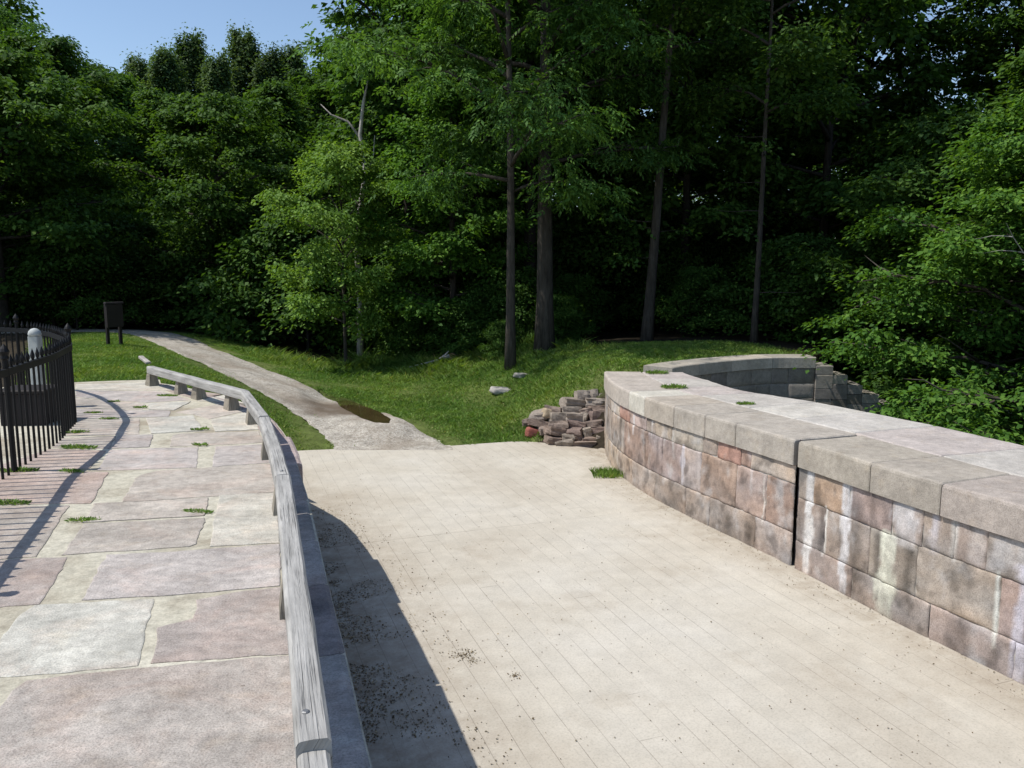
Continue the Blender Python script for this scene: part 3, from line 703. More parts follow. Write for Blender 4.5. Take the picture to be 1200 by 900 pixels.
# ------------------------------------------------------------------ towpath: mortar bed and flagstones in one pavement
mb = MB()
tb = [tuple(p) for p in OUT if True]
inner = TOW
mb.add([(x, y, -.005) for x, y in inner], [tuple(range(len(inner)))])
pav_bed = mb.build('pavement_bed', M['mortar']); tag(pav_bed, kind='structure')
G1 = (.345, .315, .30); G2 = (.42, .41, .385); G3 = (.31, .275, .265); G4 = (.37, .34, .335); G5 = (.385, .35, .325); G6 = (.335, .305, .285); G7 = (.45, .43, .395); G8 = (.345, .29, .27)
flags = [
    ([(0, 828), (12, 809), (31, 797), (160, 783), (250, 775), (343, 767), (356, 900), (372, 1100), (-160, 1100), (-100, 940)], G1),
    ([(0, 750), (19, 722), (41, 709), (110, 705), (181, 701), (170, 742), (160, 779), (80, 787), (0, 793), (-90, 803), (-80, 790)], G2),
    ([(186, 735), (226, 724), (232, 714), (229, 702), (280, 693), (329, 688), (342, 765), (260, 771), (178, 776)], G3),
    ([(-80, 664), (0, 656), (80, 652), (62, 682), (47, 708), (0, 711), (-80, 720)], G3),
    ([(125, 650), (220, 645), (328, 637), (329, 686), (200, 697), (95, 703)], G4),
    ([(-80, 598), (0, 593), (81, 592), (60, 625), (42, 652), (0, 655), (-80, 662)], G6),
    ([(110, 590), (180, 587), (244, 583), (240, 604), (98, 612)], G5), ([(97, 614), (240, 606.5), (230, 637), (222, 640), (73, 650)], G6),
    ([(257, 580), (325, 577), (328, 636), (246, 640)], G7),
    ([(-80, 560), (0, 554), (55, 552.5), (127, 553), (107, 589.5), (0, 591), (-80, 596)], G8),
    ([(159, 560), (166, 556), (184, 551.5), (250, 547), (322, 543), (325, 576), (240, 582), (143, 588)], G5),
    ([(-80, 556), (0, 545), (58, 526), (100, 527), (124, 528), (104, 549), (55, 551), (0, 552)], G8),
    ([(129, 527), (180, 525), (232, 523.5), (231, 548), (114, 551)], G4), ([(253, 523), (313, 520), (317, 542), (249, 546.5)], G4),
    ([(62, 524), (72, 514), (136, 510.5), (128, 525.5)], G6), ([(138, 510), (180, 509), (174.5, 523.5), (130, 525.5)], G4), ([(202, 510), (210, 508), (303, 505), (311, 518), (260, 521), (199, 523)], G5),
    ([(78, 510), (86, 492), (164, 490), (163, 508.5), (138, 509.5)], G5), ([(171, 490), (226, 487), (239, 504.5), (177, 508)], G2), ([(247, 492), (298, 481), (303, 503), (252, 505.5)], G7),
    ([(87, 479), (200, 481), (198, 488), (87, 490.5)], G4), ([(206, 483), (262, 472), (297, 479.5), (245, 491), (229, 486)], G5),
    ([(88, 466), (169, 472.5), (167, 479.5), (88, 478)], G5), ([(173, 473), (224, 470.5), (204, 480.5), (174, 480)], G2), ([(231, 469.5), (262, 463), (288, 473), (262, 470.8)], G7),
    ([(89, 457), (190, 458.5), (223, 468.5), (170, 471.5), (89, 465)], G4), ([(195, 457.8), (235, 458.5), (259, 462), (230, 468)], G8),
    ([(89, 450.2), (180, 447.8), (205, 451.5), (235, 457.5), (192, 457.4), (89, 456)], G7)]
# coping stones along the canal edge (joint positions as picture rows)
mb = MB(); rr = random.Random(9)
def slab(pts, colr, z=0.0, th=.03, jit=.014):
    pts = np.array(pts); P = np.vstack([resample([a, b], .035)[:-1] for a, b in zip(pts, np.vstack([pts[1:], pts[:1]]))]); n = len(P)
    cen = P.mean(0); sd = rr.random() * 99; Q = []
    for x, y in P:
        k = jit * fb(x * 5 + sd, y * 5) + .006 * fb(x * 17 + sd, y * 17); d = np.array((x, y)) - cen; d /= np.hypot(*d) + 1e-6; Q.append((x + d[0] * k, y + d[1] * k, z))
    # shrink a touch for the arris
    In = []
    for i in range(n):
        a, b, c_ = np.array(Q[i - 1][:2]), np.array(Q[i][:2]), np.array(Q[(i + 1) % n][:2]); t = c_ - a; t /= np.hypot(*t) + 1e-9
        nn = np.array((t[1], -t[0])); 
        if (cen - b) @ nn < 0: nn = -nn
        q = b + nn * .007; In.append((q[0], q[1], z))
    Q2 = [(x, y, z - .002) for x, y, _ in Q]; Q3 = [(x, y, z - th) for x, y, _ in Q]
    V = In + Q2 + Q3; fs = [tuple(range(n))]
    for a in (0, n):
        fs += [(a + i, a + (i + 1) % n, a + n + (i + 1) % n, a + n + i) for i in range(n)]
    mb.add(V, fs, colr)
for pts, c_ in flags:
    g = rr.uniform(.94, 1.06); slab([XY(x, y, 0) for x, y in pts], tuple(np.array(c_) * g * np.array((1.22, 1.21, 1.14))), z=.004 * rr.random())
tag(mb.build('pavement', M['flag']), kind='structure')
# canal side wall of the towpath > edge stones, masonry
tw = empty('towpath_wall', (OUT[60][0], OUT[60][1], FLOOR)); TO = Vector(tw.location)
tag(tw, 'low stone wall carrying the flagged walkway, dark edge stones beside the timber rail', 'wall')
od = np.r_[0, np.cumsum(np.linalg.norm(np.diff(OUT, axis=0), axis=1))]; ot = np.gradient(OUT, axis=0); ot /= np.linalg.norm(ot, axis=1)[:, None]
def ow(s, off=0):
    x = np.interp(s, od, OUT[:, 0]); y = np.interp(s, od, OUT[:, 1]); tx = np.interp(s, od, ot[:, 0]); ty = np.interp(s, od, ot[:, 1])
    return x - ty * off, y + tx * off
_os = np.linspace(0, od[-1], 800); _op = [proj(*ow(s), 0)[1] if ow(s)[1] > 1.2 else 5000 for s in _os]
def os_at(py): return float(np.interp(py, np.maximum.accumulate(_op), _os))
js = [.05, 1.0, os_at(484), os_at(497), os_at(512), os_at(543), os_at(585), os_at(632), os_at(684), os_at(765), os_at(900)]; js += [js[-1] + 1.2, js[-1] + 2.6]
for k in range(len(js) - 1):
    a, b = js[k] + .005, js[k + 1] - .005; secs = []; c_ = [(.40, .33, .31), (.37, .32, .30), (.42, .37, .34), (.40, .31, .29), (.38, .32, .31), (.34, .31, .30), (.33, .31, .30), (.36, .34, .33), (.26, .235, .235), (.33, .32, .315), (.3, .29, .28), (.33, .3, .3)][k % 12]
    jog = .03 * nz(k * 2.7, 4) + (.05 if k == 4 else 0)
    for q in np.r_[a, a + .012, np.linspace(a + .04, b - .04, 7), b - .012, b]:
        e = .006 if q in (a, b) else 0
        inn = -.24 if a > 2.8 else -.20
        ch = .005 * fb(q * 6, k)
        secs.append([(*ow(q, o_), z) for o_, z in ((inn, -.26), (inn, -.006 - e), (jog - .03, .006 - e + ch), (jog - .006 + ch, -.006 - e), (jog + ch, -.03), (jog, -.26))])
    mb = MB(); mb.loft(secs, c_); o = mb.build('edge_stone', M['flag'], tw); o.location = -TO
mb = MB()
for z0, z1 in ((-.62, -.26), (-1.0, -.62), (FLOOR - .03, -1.0)):
    s = .1
    while s < od[-1] - 3:
        e = s + rr.uniform(.5, .95); face_grid(mb, lambda a, z, o_: (*ow(a, -.03 - o_), z), s, e, z0, z1, rr.choice([taupe, grey, purple, beige]), rr.random() * 60, step=.09); s = e
o = mb.build('masonry', M['ashlar'], tw, smooth=True); o.location = -TO
mb = MB(); mb.grid([[(*ow(s, -.05), z) for z in (FLOOR - .1, -.25)] for s in np.linspace(0, od[-1], 80)]); o = mb.build('mortar_bed', M['joint'], tw); o.location = -TO

# ------------------------------------------------------------------ timber rail
rl = empty('timber_railing', (rail_c[6][0], rail_c[6][1], 0)); RO = Vector(rl.location)
tag(rl, 'low weathered grey timber rail on short posts along the walkway edge', 'railing')
def beam(pts, zt, wdt, th, nm='rail'):
    P = resample(pts, .12); t = np.gradient(P, axis=0); t /= np.linalg.norm(t, axis=1)[:, None]; secs = []; uvl = []
    L = np.r_[0, np.cumsum(np.linalg.norm(np.diff(P, axis=0), axis=1))]
    h = wdt / 2; prof = [(-h, 0), (-h, -th + .01), (-h + .01, -th), (h - .01, -th), (h, -th + .01), (h, -.016), (h - .006, -.005), (h - .016, 0), (-h + .012, 0)]
    prof = [(-h, -.014), (-h, -th + .01), (-h + .01, -th), (h - .01, -th), (h, -th + .01), (h, -.016), (h - .006, -.005), (h - .016, .001), (0, .002), (-h + .012, 0)]
    for i in range(len(P)):
        n = np.array((t[i][1], -t[i][0])); wv = .005 * nz(L[i] * 1.3, wdt * 99)
        secs.append([(*(P[i] + n * (a + .003 * nz(L[i] * 4, a * 30))), zt[i] + b + wv + .002 * nz(L[i] * 6, a * 50) if hasattr(zt, '__len__') else zt + b + wv + .002 * nz(L[i] * 6, a * 50)) for a, b in prof])
    mb = MB(); mb.loft(secs); o = mb.build(nm, M['rail'], rl)
    uv = o.data.uv_layers.new(name='UVMap'); me = o.data; off = random.random() * 20; m_ = len(prof)
    for lp in me.loops:
        vi = lp.vertex_index; i, j = divmod(vi, m_); uv.data[lp.index].uv = (L[i] + off, prof[j][0] + prof[j][1] * .6 + (off * 3))
    o.location = -RO; return o
rp = [np.array(p) for p in rail_c]
def seg(a, b, za=RAILZ, zb=RAILZ, wdt=.105):
    L = np.linalg.norm(np.array(b) - a); n = max(2, int(round(L / .12)) + 1); return beam([a, b], np.linspace(za, zb, n), wdt, .11)
def lerp(a, b, t): return a * (1 - t) + b * t
pl_ = resample(rail_c, .02)
# straight timbers between the bends
bends = [rp[0], rp[3], rp[4] * .5 + rp[5] * .5, rp[7], rp[11]]
seg(rp[0], rp[3]); 
seg(rp[3] + (rp[4] - rp[3]) * .02, rp[5] * .75 + rp[4] * .25, .29, .292)
b3 = [rp[4] * .2 + rp[5] * .8, rp[6], rp[7]]; Pn = resample(b3, .12); rail_a = beam(b3, np.full(len(Pn), .291), .105, .11)
b4 = [rp[7] + (rp[8] - rp[7]) * .02, rp[8], rp[9], rp[10], rp[11]]; Pn = resample(b4, .12); rail_b = beam(b4, np.full(len(Pn), .292), .108, .115)
end = rp[11] + (rp[11] - rp[10]) / np.linalg.norm(rp[11] - rp[10]) * -0.0
d_ = (rp[11] - rp[10]) / np.linalg.norm(rp[11] - rp[10])
b5 = [rp[11] - d_ * .10, rp[11] + d_ * .8, rp[11] + d_ * 2.2]; Pn = resample(b5, .12); beam(b5, np.full(len(Pn), .255), .095, .11)
for (px, py), sc in zip([(203, 449.5), (237, 458.5), (255, 464.5), (288, 478), (299, 496), (309, 537), (323, 600), (331, 718)], [1, .8, 1, 1.05, 1, 1, 1, 1]):
    p = np.array(XY(px, py, 0)); j = np.argmin(np.hypot(pl_[:, 0] - p[0], pl_[:, 1] - p[1])); c_ = pl_[j]; t = pl_[min(j + 1, len(pl_) - 1)] - pl_[max(j - 1, 0)]; t /= np.hypot(*t); n = np.array((t[1], -t[0]))
    V = []
    for z, la, wa in ((-.005, .095, .075), (.04, .09, .07), (.179, .06 * sc, .05)):
        for a, b in ((-la, -wa), (la, -wa), (la, wa), (-la, wa)): q = c_ + t * a * sc + n * b; V.append((q[0], q[1], z))
    fs = [(3, 2, 1, 0), (8, 9, 10, 11)] + [(r_ * 4 + i, r_ * 4 + (i + 1) % 4, r_ * 4 + 4 + (i + 1) % 4, r_ * 4 + 4 + i) for r_ in (0, 1) for i in range(4)]
    mb = MB(); mb.add(V, fs); o = mb.build('post', M['post'], rl); o.location = -RO
    uv = o.data.uv_layers.new(name='UVMap')
    for lp in o.data.loops: co = o.data.vertices[lp.vertex_index].co; uv.data[lp.index].uv = (co.z + px, co.x + co.y)
M['bolt'] = plain('grey_bolt', (.22, .22, .22), .5, .5, .6)
def bolt(p, z, par):
    mb = MB(); secs = []
    for r_, zz in ((.013, 0), (.013, .004), (.009, .007)): secs.append([(p[0] + r_ * math.cos(a), p[1] + r_ * math.sin(a), z + zz) for a in [i * math.pi / 5 for i in range(10)]])
    mb.loft(secs); o = mb.build('bolt', M['bolt'], par)
bolt(rp[11] - d_ * .16 + np.array((-.015, 0)), .293, rail_b); bolt(rp[7] - (rp[7] - rp[6]) / np.linalg.norm(rp[7] - rp[6]) * .1, .292, rail_a)

# ------------------------------------------------------------------ iron fence
fpx = [(0, 564), (17, 553), (31, 544), (44, 535.5), (59, 525.5), (72, 515.5), (80, 505.5)]
fp = [XY(x, y, 0) for x, y in fpx]
fp = [(-2.75, 2.2), (-3.1, 3.4), (-3.5, 4.5), (-3.85, 5.5)] + fp + [(-4.93, 8.95), (-5.25, 9.5), (-5.65, 10.1), (-6.2, 10.8), (-6.87, 11.45), (-7.8, 11.9), (-9.8, 12.1)]
FP = smooth(resample(fp, .04), 12); FD = np.r_[0, np.cumsum(np.linalg.norm(np.diff(FP, axis=0), axis=1))]
def fpt(s): return np.array((np.interp(s, FD, FP[:, 0]), np.interp(s, FD, FP[:, 1])))
fence = empty('iron_fence', (*fpt(FD[-1] * .5), 0)); FO = Vector(fence.location)
tag(fence, 'black iron picket fence with spear tips curving along the left of the walkway', 'fence')
for z, hh in ((.86, .030),):
    secs = []
    for s in np.arange(0, FD[-1], .12):
        p = fpt(s); t = fpt(min(s + .05, FD[-1])) - fpt(max(s - .05, 0)); t /= np.hypot(*t); n = np.array((t[1], -t[0]))
        secs.append([(*(p + n * a), z + b) for a, b in ((-.022, -hh), (.022, -hh), (.022, hh), (-.022, hh))])
    mb = MB(); mb.loft(secs); o = mb.build('rail', M['iron'], fence); o.location = -FO
mb = MB(); mb.tube([(0, 0, .0), (0, 0, .9)], .0115, 6); mb.tube([(0, 0, .9), (0, 0, .915), (0, 0, .94), (0, 0, .965), (0, 0, 1.0)], [.010, .018, .020, .012, .001], 6)
pick = mb.build('picket', M['iron'], fence); pk0 = pick
mb = MB(); mb.tube([(0, 0, 0), (0, 0, .96)], .024, 8); fpost = mb.build('post', M['iron'], fence)
mb = MB(); mb.tube([(0, 0, .96), (0, 0, .975), (0, 0, 1.0), (0, 0, 1.035), (0, 0, 1.06), (0, 0, 1.10)], [.024, .034, .03, .042, .03, .002], 10); fin = mb.build('finial', M['iron'], fpost)
s_post0 = FD[np.argmin(np.hypot(FP[:, 0] - fp[5][0], FP[:, 1] - fp[5][1]))]
s = s_post0 - 22 * .132; k = 0; first = True; firstp = True
while s < FD[-1] - .05 and k < 98:
    if k > 0 or True:
        p = fpt(s)
        if (k - 22) % 22 == 0:
            o = fpost if firstp else fpost.copy()
            if not firstp:
                col.objects.link(o); fc = fin.copy(); col.objects.link(fc); fc.parent = o
            firstp = False
        else:
            o = pick if first else pick.copy()
            if not first: col.objects.link(o)
            first = False
        o.parent = fence; o.location = (p[0] - FO.x, p[1] - FO.y, 0); o.rotation_euler = (0, 0, k * .3)
    s += .132; k += 1
# white post inside the enclosure
wx, wy = XD(40, 10.0), 10.0
wp = empty('white_post', (wx, wy, 0)); tag(wp, 'white square post with rounded cap standing behind the iron fence', 'post')
mb = MB(); secs = []
for z, a in ((0, .065), (.88, .06), (.90, .06)): secs.append([(x * a, y * a, z) for x, y in ((-1, -.85), (-.85, -1), (.85, -1), (1, -.85), (1, .85), (.85, 1), (-.85, 1), (-1, .85))])
mb.loft(secs); mb.build('shaft', M['paint_white'], wp)
mb = MB(); secs = [[(r_ * math.cos(t), r_ * math.sin(t), z) for t in [i * math.pi / 8 for i in range(16)]] for r_, z in ((.05, .90), (.072, .905), (.076, .93), (.066, .965), (.04, .99), (.012, 1.0))]
mb.loft(secs); mb.build('cap', M['paint_white'], wp, smooth=True)
# box guessed for the dark block behind the fence
bx = empty('guessed_box', (XD(30, 9.0), 9.0, 0)); tag(bx, 'dark box half hidden behind the iron pickets', 'box')
mb = MB(); box_along(mb, (0, 0), (1, .1), -.25, .22, -.2, .2, 0, .36, (1, 1, 1)); mb.build('body', M['dark_box'], bx)
mb = MB(); box_along(mb, (0, 0), (1, .1), -.29, .26, -.24, .24, .362, .40, (1, 1, 1)); mb.build('lid', M['shade_dark_wood'], bx)

# ------------------------------------------------------------------ sign, board, stump, flat stones
sx, sy = XD(135, 19.3), 19.3; sz = gh(sx, sy)
sg = empty('information_sign', (sx, sy, sz - .06), R(60)); tag(sg, 'small dark sign board on two posts in the shade beside the path', 'sign')
mb = MB(); box_along(mb, (0, 0), (1, 0), -.21, .21, -.03, .03, .52, 1.12 - .05, (1, 1, 1)); bo = mb.build('board', M['shade_dark_wood'], sg)
mb = MB(); box_along(mb, (0, 0), (1, 0), -.235, .235, -.04, .04, 1.072, 1.12, (1, 1, 1)); mb.build('frame_cap', M['dark_box'], sg)
for x in (-.165, .165):
    mb = MB(); box_along(mb, (0, .06), (1, 0), x - .035, x + .035, -.028, .028, -.1, 1.06, (1, 1, 1)); mb.build('post', M['shade_dark_wood'], sg)
p0 = XY(163, 416, -.06); p1 = XY(176, 422, -.06)
mb = MB(); d = np.array(p1) - p0; box_along(mb, (0, 0), d, -.42, .42, -.05, .05, .0, .05, (1, 1, 1))
o = mb.build('loose_board', M['deadwood']); o.location = ((p0[0] + p1[0]) / 2, (p0[1] + p1[1]) / 2, gh((p0[0] + p1[0]) / 2, (p0[1] + p1[1]) / 2) + .05); o.rotation_euler = (.05, .04, 0)
tag(o, 'pale short board lying in the grass beyond the rail end', 'board')
def rock(name, loc, size, seed, mat, colr=(.3, .28, .26), rot=(0, 0, 0), sq=.55, cuts=5, sm=True):
    bm = bmesh.new(); bmesh.ops.create_cube(bm, size=2); bmesh.ops.subdivide_edges(bm, edges=bm.edges[:], cuts=cuts, use_grid_fill=True)
    for v in bm.verts:
        p = v.co.copy(); sp_ = p.normalized() * 1.15; q = p.lerp(sp_, 1 - sq)
        k = 1 + (.13 if sm else .20) * fb(q.x * .9 + seed, q.y * .9, q.z * .9 + seed) + .06 * nz(q.x * 4 + seed, q.y * 4, q.z * 4)
        v.co = Vector((q.x * size[0], q.y * size[1], q.z * size[2])) * k
    me = bpy.data.meshes.new(name); bm.to_mesh(me); bm.free()
    me.polygons.foreach_set('use_smooth', [sm] * len(me.polygons))
    ca = me.color_attributes.new('Col', 'FLOAT_COLOR', 'POINT'); ca.data.foreach_set('color', np.tile(np.array((*colr, 1), np.float32), len(me.vertices)))
    me.materials.append(mat); o = bpy.data.objects.new(name, me); col.objects.link(o); o.location = loc; o.rotation_euler = rot; return o
x, y = XY(588, 461, -1.0); tag(rock('flat_stone', (x, y, gh(x, y) + .04), (.24, .16, .07), 3, M['rubble'], (.42, .40, .37), (.08, .1, .3)), 'flat pale grey stone lying alone on the grass slope', 'stone')
x, y = XY(612, 451, -.9); tag(rock('flat_stone', (x, y, gh(x, y) + .02), (.2, .13, .06), 8, M['rubble'], (.32, .31, .27), (.05, .1, .9)), 'smaller mossy flat stone half sunk in the grass slope', 'stone')
# cut log with a fallen branch
x, y = XY(530, 427, -.9); z = gh(x, y)
lg = empty('cut_log', (x, y, z)); tag(lg, 'short sawn log with a pale cut end lying in tall grass', 'log')
mb = MB(); mb.tube([(0, 0, .16), (.1, .25, .17), (.25, .6, .2)], [.17, .165, .15], 14, wob=.06); mb.build('bark', M['bark'], lg, smooth=True)
mb = MB(); mb.add([(.158 * math.cos(t) + 0, -.002 - .03 * 0, .16 + .158 * math.sin(t)) for t in [i * math.pi / 8 for i in range(16)]], [tuple(range(16))]); o = mb.build('cut_end', plain('sawn_wood', (.42, .27, .14), .8, var=.25, sc=20), lg); o.location = (-.012, -.03, 0); o.rotation_euler = (0, 0, -.38)
x, y = XY(518, 432, -.95); z = gh(x, y)
mb = MB(); mb.tube([(-.9, .0, .05), (-.5, .02, .14), (-.1, .0, .25), (.2, .05, .36)], [.012, .022, .03, .05], 6); mb.tube([(-.1, .0, .25), (.1, -.1, .4), (.2, -.1, .5)], [.025, .02, .012], 5)
o = mb.build('fallen_branch', M['deadwood']); o.location = (x, y, z); tag(o, 'pale bare fallen branch leaning on the sawn log', 'branch')

# ------------------------------------------------------------------ rubble bank
rr = random.Random(21); cnt = 0
RGRP = 'rubble stones banked against the parapet end'
def rubY(px, py): return float(np.interp(py, [460, 490, 524], [14.85, 14.42, 14.03])) + .012 * max(0, 655 - px)
def rubP(px, py):
    Y = rubY(px, py); r_ = ray(px, py); t = Y / r_[1]; return r_[0] * t, Y, EYE + r_[2] * t
py = 525
while py > 462:
    x0 = np.interp(py, [462, 475, 490, 500, 512, 524], [688, 664, 628, 612, 634, 652]); hpx = rr.uniform(6.5, 10.5); px = x0 + rr.uniform(-5, 3)
    while px < 707:
        wpx = rr.uniform(12, 30) if rr.random() < .75 else rr.uniform(7, 12)
        X, Y, z = rubP(px + wpx / 2, py - hpx / 2 + rr.uniform(-2, 2)); sc = Y / F
        if X - wpx * sc * .45 > 1.72: break
        c_ = rr.choice([(.25, .19, .155), (.29, .23, .19), (.21, .165, .14), (.31, .265, .22), (.24, .18, .155), (.34, .29, .245)])
        o = rock('rubble_stone', (X, Y + .10, z - .01), (wpx * sc * .53, rr.uniform(.12, .2), hpx * sc * rr.uniform(.50, .68)), rr.random() * 99, M['rubble'], c_, (rr.uniform(-.25, .1), rr.uniform(-.22, .22), rr.uniform(-.4, .4)), rr.uniform(.66, .95), 3, False)
        tag(o, 'brown rough rubble stone in the pile against the parapet end', 'stone', RGRP); cnt += 1
        px += wpx * .97
    py -= hpx * .95
x, y, z = rubP(624, 507); tag(rock('rubble_stone', (x + .0, y, z), (.13, .1, .09), 5, M['rubble'], (.36, .13, .10), (0, .2, .3)), 'red sandstone chunk at the left foot of the rubble pile', 'stone')
x, y, z = rubP(642, 484); tag(rock('rubble_stone', (x, y, z), (.10, .1, .09), 15, M['rubble'], (.45, .36, .25), (0, .2, .3)), 'small buff stone on the left shoulder of the rubble pile', 'stone')

# ------------------------------------------------------------------ grass
def blades(name, X, Y, Z, H, Wd, mat, bend=.5, seg2=True):
    n = len(X); a = rng.uniform(0, 2 * np.pi, n); dx, dy = np.cos(a), np.sin(a); b = rng.uniform(.1, bend, n) * H
    c = rng.uniform(0, 2 * np.pi, n); ox, oy = np.cos(c), np.sin(c)
    V = np.empty((n, 5, 3)); 
    V[:, 0] = np.c_[X - dx * Wd, Y - dy * Wd, Z]; V[:, 1] = np.c_[X + dx * Wd, Y + dy * Wd, Z]
    V[:, 2] = np.c_[X + dx * Wd * .8 + ox * b * .35, Y + dy * Wd * .8 + oy * b * .35, Z + H * .6]
    V[:, 3] = np.c_[X + ox * b, Y + oy * b, Z + H]
    V[:, 4] = np.c_[X - dx * Wd * .8 + ox * b * .35, Y - dy * Wd * .8 + oy * b * .35, Z + H * .6]
    i = np.arange(n)[:, None] * 5; Fq = (i + np.array([[0, 1, 2, 3, 4]])).reshape(-1, 5)
    return np_mesh(name, V.reshape(-1, 3), Fq, mat)
def build_grass():
    N = 900000
    X = rng.uniform(-15, 7.2, N); Y = 11 + (27 - 11) * rng.uniform(0, 1, N) ** 1.25
    keep = rng.uniform(0, 1, N) < lawn_mask(X, Y)
    keep &= ~in_poly(X, Y, TOW)
    pd = path_d(X, Y); edge = np.array([.12 * fb(a * 1.6, b * 1.6) for a, b in zip(X[:], Y[:])])
    keep &= (pd + edge > .02) | (rng.uniform(0, 1, N) < .02 * (pd > -.35))
    keep &= ~(in_poly(X, Y, [tuple(p) for p in PUDP]))
    keep &= creek_d(X, Y) < -.02
    Z = ground(X, Y)
    keep &= ~((Z < FLOOR - .01) & (Y < 14.3))
    fy = np.interp(X, [p[0] for p in far_edge], [p[1] for p in far_edge]); keep &= (Y > fy - .05 + .1 * edge) | (X < -3.7)
    # bare rubble face and coping
    keep &= ~((X > .65) & (X < 1.75) & (Y < 14.8)) & ~((X > .35) & (X < .75) & (Y < 14.45) & (rng.uniform(0, 1, N) < .7))
    keep &= ~((X > 1.5) & (Y < 14.22))
    X, Y, Z, pd = X[keep], Y[keep], Z[keep], pd[keep]
    tall = np.clip(1 - (poly_dist(X, Y, LAWN[6:11]) / 3.0), 0, 1) * (X > -8) * (X < 3) 
    k = np.array([fb(a * .7, b * .7) for a, b in zip(X, Y)])
    H = rng.uniform(.03, .085, len(X)) * (1 + .45 * k) + tall * rng.uniform(0, 1, len(X)) ** 2 * .55 * np.clip(.6 + k, .1, 1.5)
    H *= np.clip(.3 + pd * .7, .28, 1)
    Wd = rng.uniform(.004, .0085, len(X)) * (1 + .4 * tall)
    o = blades('grass', X, Y, Z - .015, H, Wd, M['grass'], 1.7); tag(o, kind='stuff')
    return len(X)
ng = build_grass()

# ------------------------------------------------------------------ foliage generators
def leaf_quads(Pc, ax, nr, L, Wd, fold=.25):
    """Pc base points, ax unit leaf axes, nr normals -> verts (n,4,3)"""
    sd = np.cross(ax, nr); sd /= np.linalg.norm(sd, axis=1)[:, None] + 1e-9
    n2 = np.cross(sd, ax); m = Pc + ax * (L * .48)[:, None]
    V = np.empty((len(Pc), 4, 3)); V[:, 0] = Pc
    V[:, 1] = m + sd * Wd[:, None] + n2 * (Wd * fold)[:, None]; V[:, 2] = Pc + ax * L[:, None] - n2 * (L * .12)[:, None]; V[:, 3] = m - sd * Wd[:, None] + n2 * (Wd * fold)[:, None]
    return V
def unit(a): return a / (np.linalg.norm(a, axis=-1, keepdims=True) + 1e-9)
def spray(cent, outd, r, n_per, L, rg, flat=.38, droop=.35, pinnate=False, tall=0):
    """leaf sprays round branchlet points"""
    K_ = len(cent); n = K_ * n_per; ci = np.repeat(np.arange(K_), n_per)
    g = rg.normal(0, 1, (n, 3)); rad = np.linalg.norm(g[:, :2], axis=1)
    rr_ = r[ci]
    off = np.c_[g[:, 0] * rr_ * .6, g[:, 1] * rr_ * .6, g[:, 2] * rr_ * flat * .6 - droop * rr_ * .25 * rad ** 2]
    if tall: off[:, :2] *= .5; off[:, 2] = g[:, 2] * rr_ * tall
    off += outd[ci] * (rg.uniform(-.3, .5, n) * rr_)[:, None]
    P = cent[ci] + off
    hd = unit(np.c_[off[:, :2] + rg.normal(0, .5, (n, 2)) * rr_[:, None], -.35 * rr_ + rg.normal(0, .35, n) * rr_])
    nr = unit(np.c_[rg.normal(0, .45, (n, 2)), np.ones(n)] + outd[ci] * .35)
    if not pinnate:
        Ls = rg.uniform(.7, 1.25, n) * L; return leaf_quads(P, hd, nr, Ls, Ls * rg.uniform(.26, .40, n)).reshape(-1, 3)
    out = []; sd = unit(np.cross(hd, nr)); RL = rg.uniform(.22, .36, n)
    for t, sg in [(.35, 1), (.35, -1), (.6, 1), (.6, -1), (.82, 1), (.82, -1), (1, 0)]:
        b = P + hd * (RL * t)[:, None] - np.c_[np.zeros((n, 2)), RL * t * t * .3]
        a = unit(hd * (.55 if sg else 1) + sd * sg * .8 + np.c_[np.zeros((n, 2)), np.full(n, -.25)] + rg.normal(0, .12, (n, 3)))
        Ls = rg.uniform(.8, 1.2, n) * L; out.append(leaf_quads(b, a, nr, Ls, Ls * .2))
    return np.concatenate(out, 1).reshape(-1, 3) if False else np.concatenate([q.reshape(-1, 3) for q in out])
def quads_mesh(name, V, mat):
    Fq = np.arange(len(V)).reshape(-1, 4); me = np_mesh_data(name, V, Fq, mat); return me
def np_mesh_data(name, V, Fq, mat):
    o = np_mesh(name, V, Fq, mat); me = o.data; bpy.data.objects.remove(o); return me
def bez(p, d0, d1, L, n, rg, wob=.08):
    pts = [p]; d = d0
    for i in range(n):
        d = unit(d0 * (1 - i / n) + d1 * (i / n) + rg.normal(0, wob, 3)); pts.append(pts[-1] + d * L / n)
    return np.array(pts)
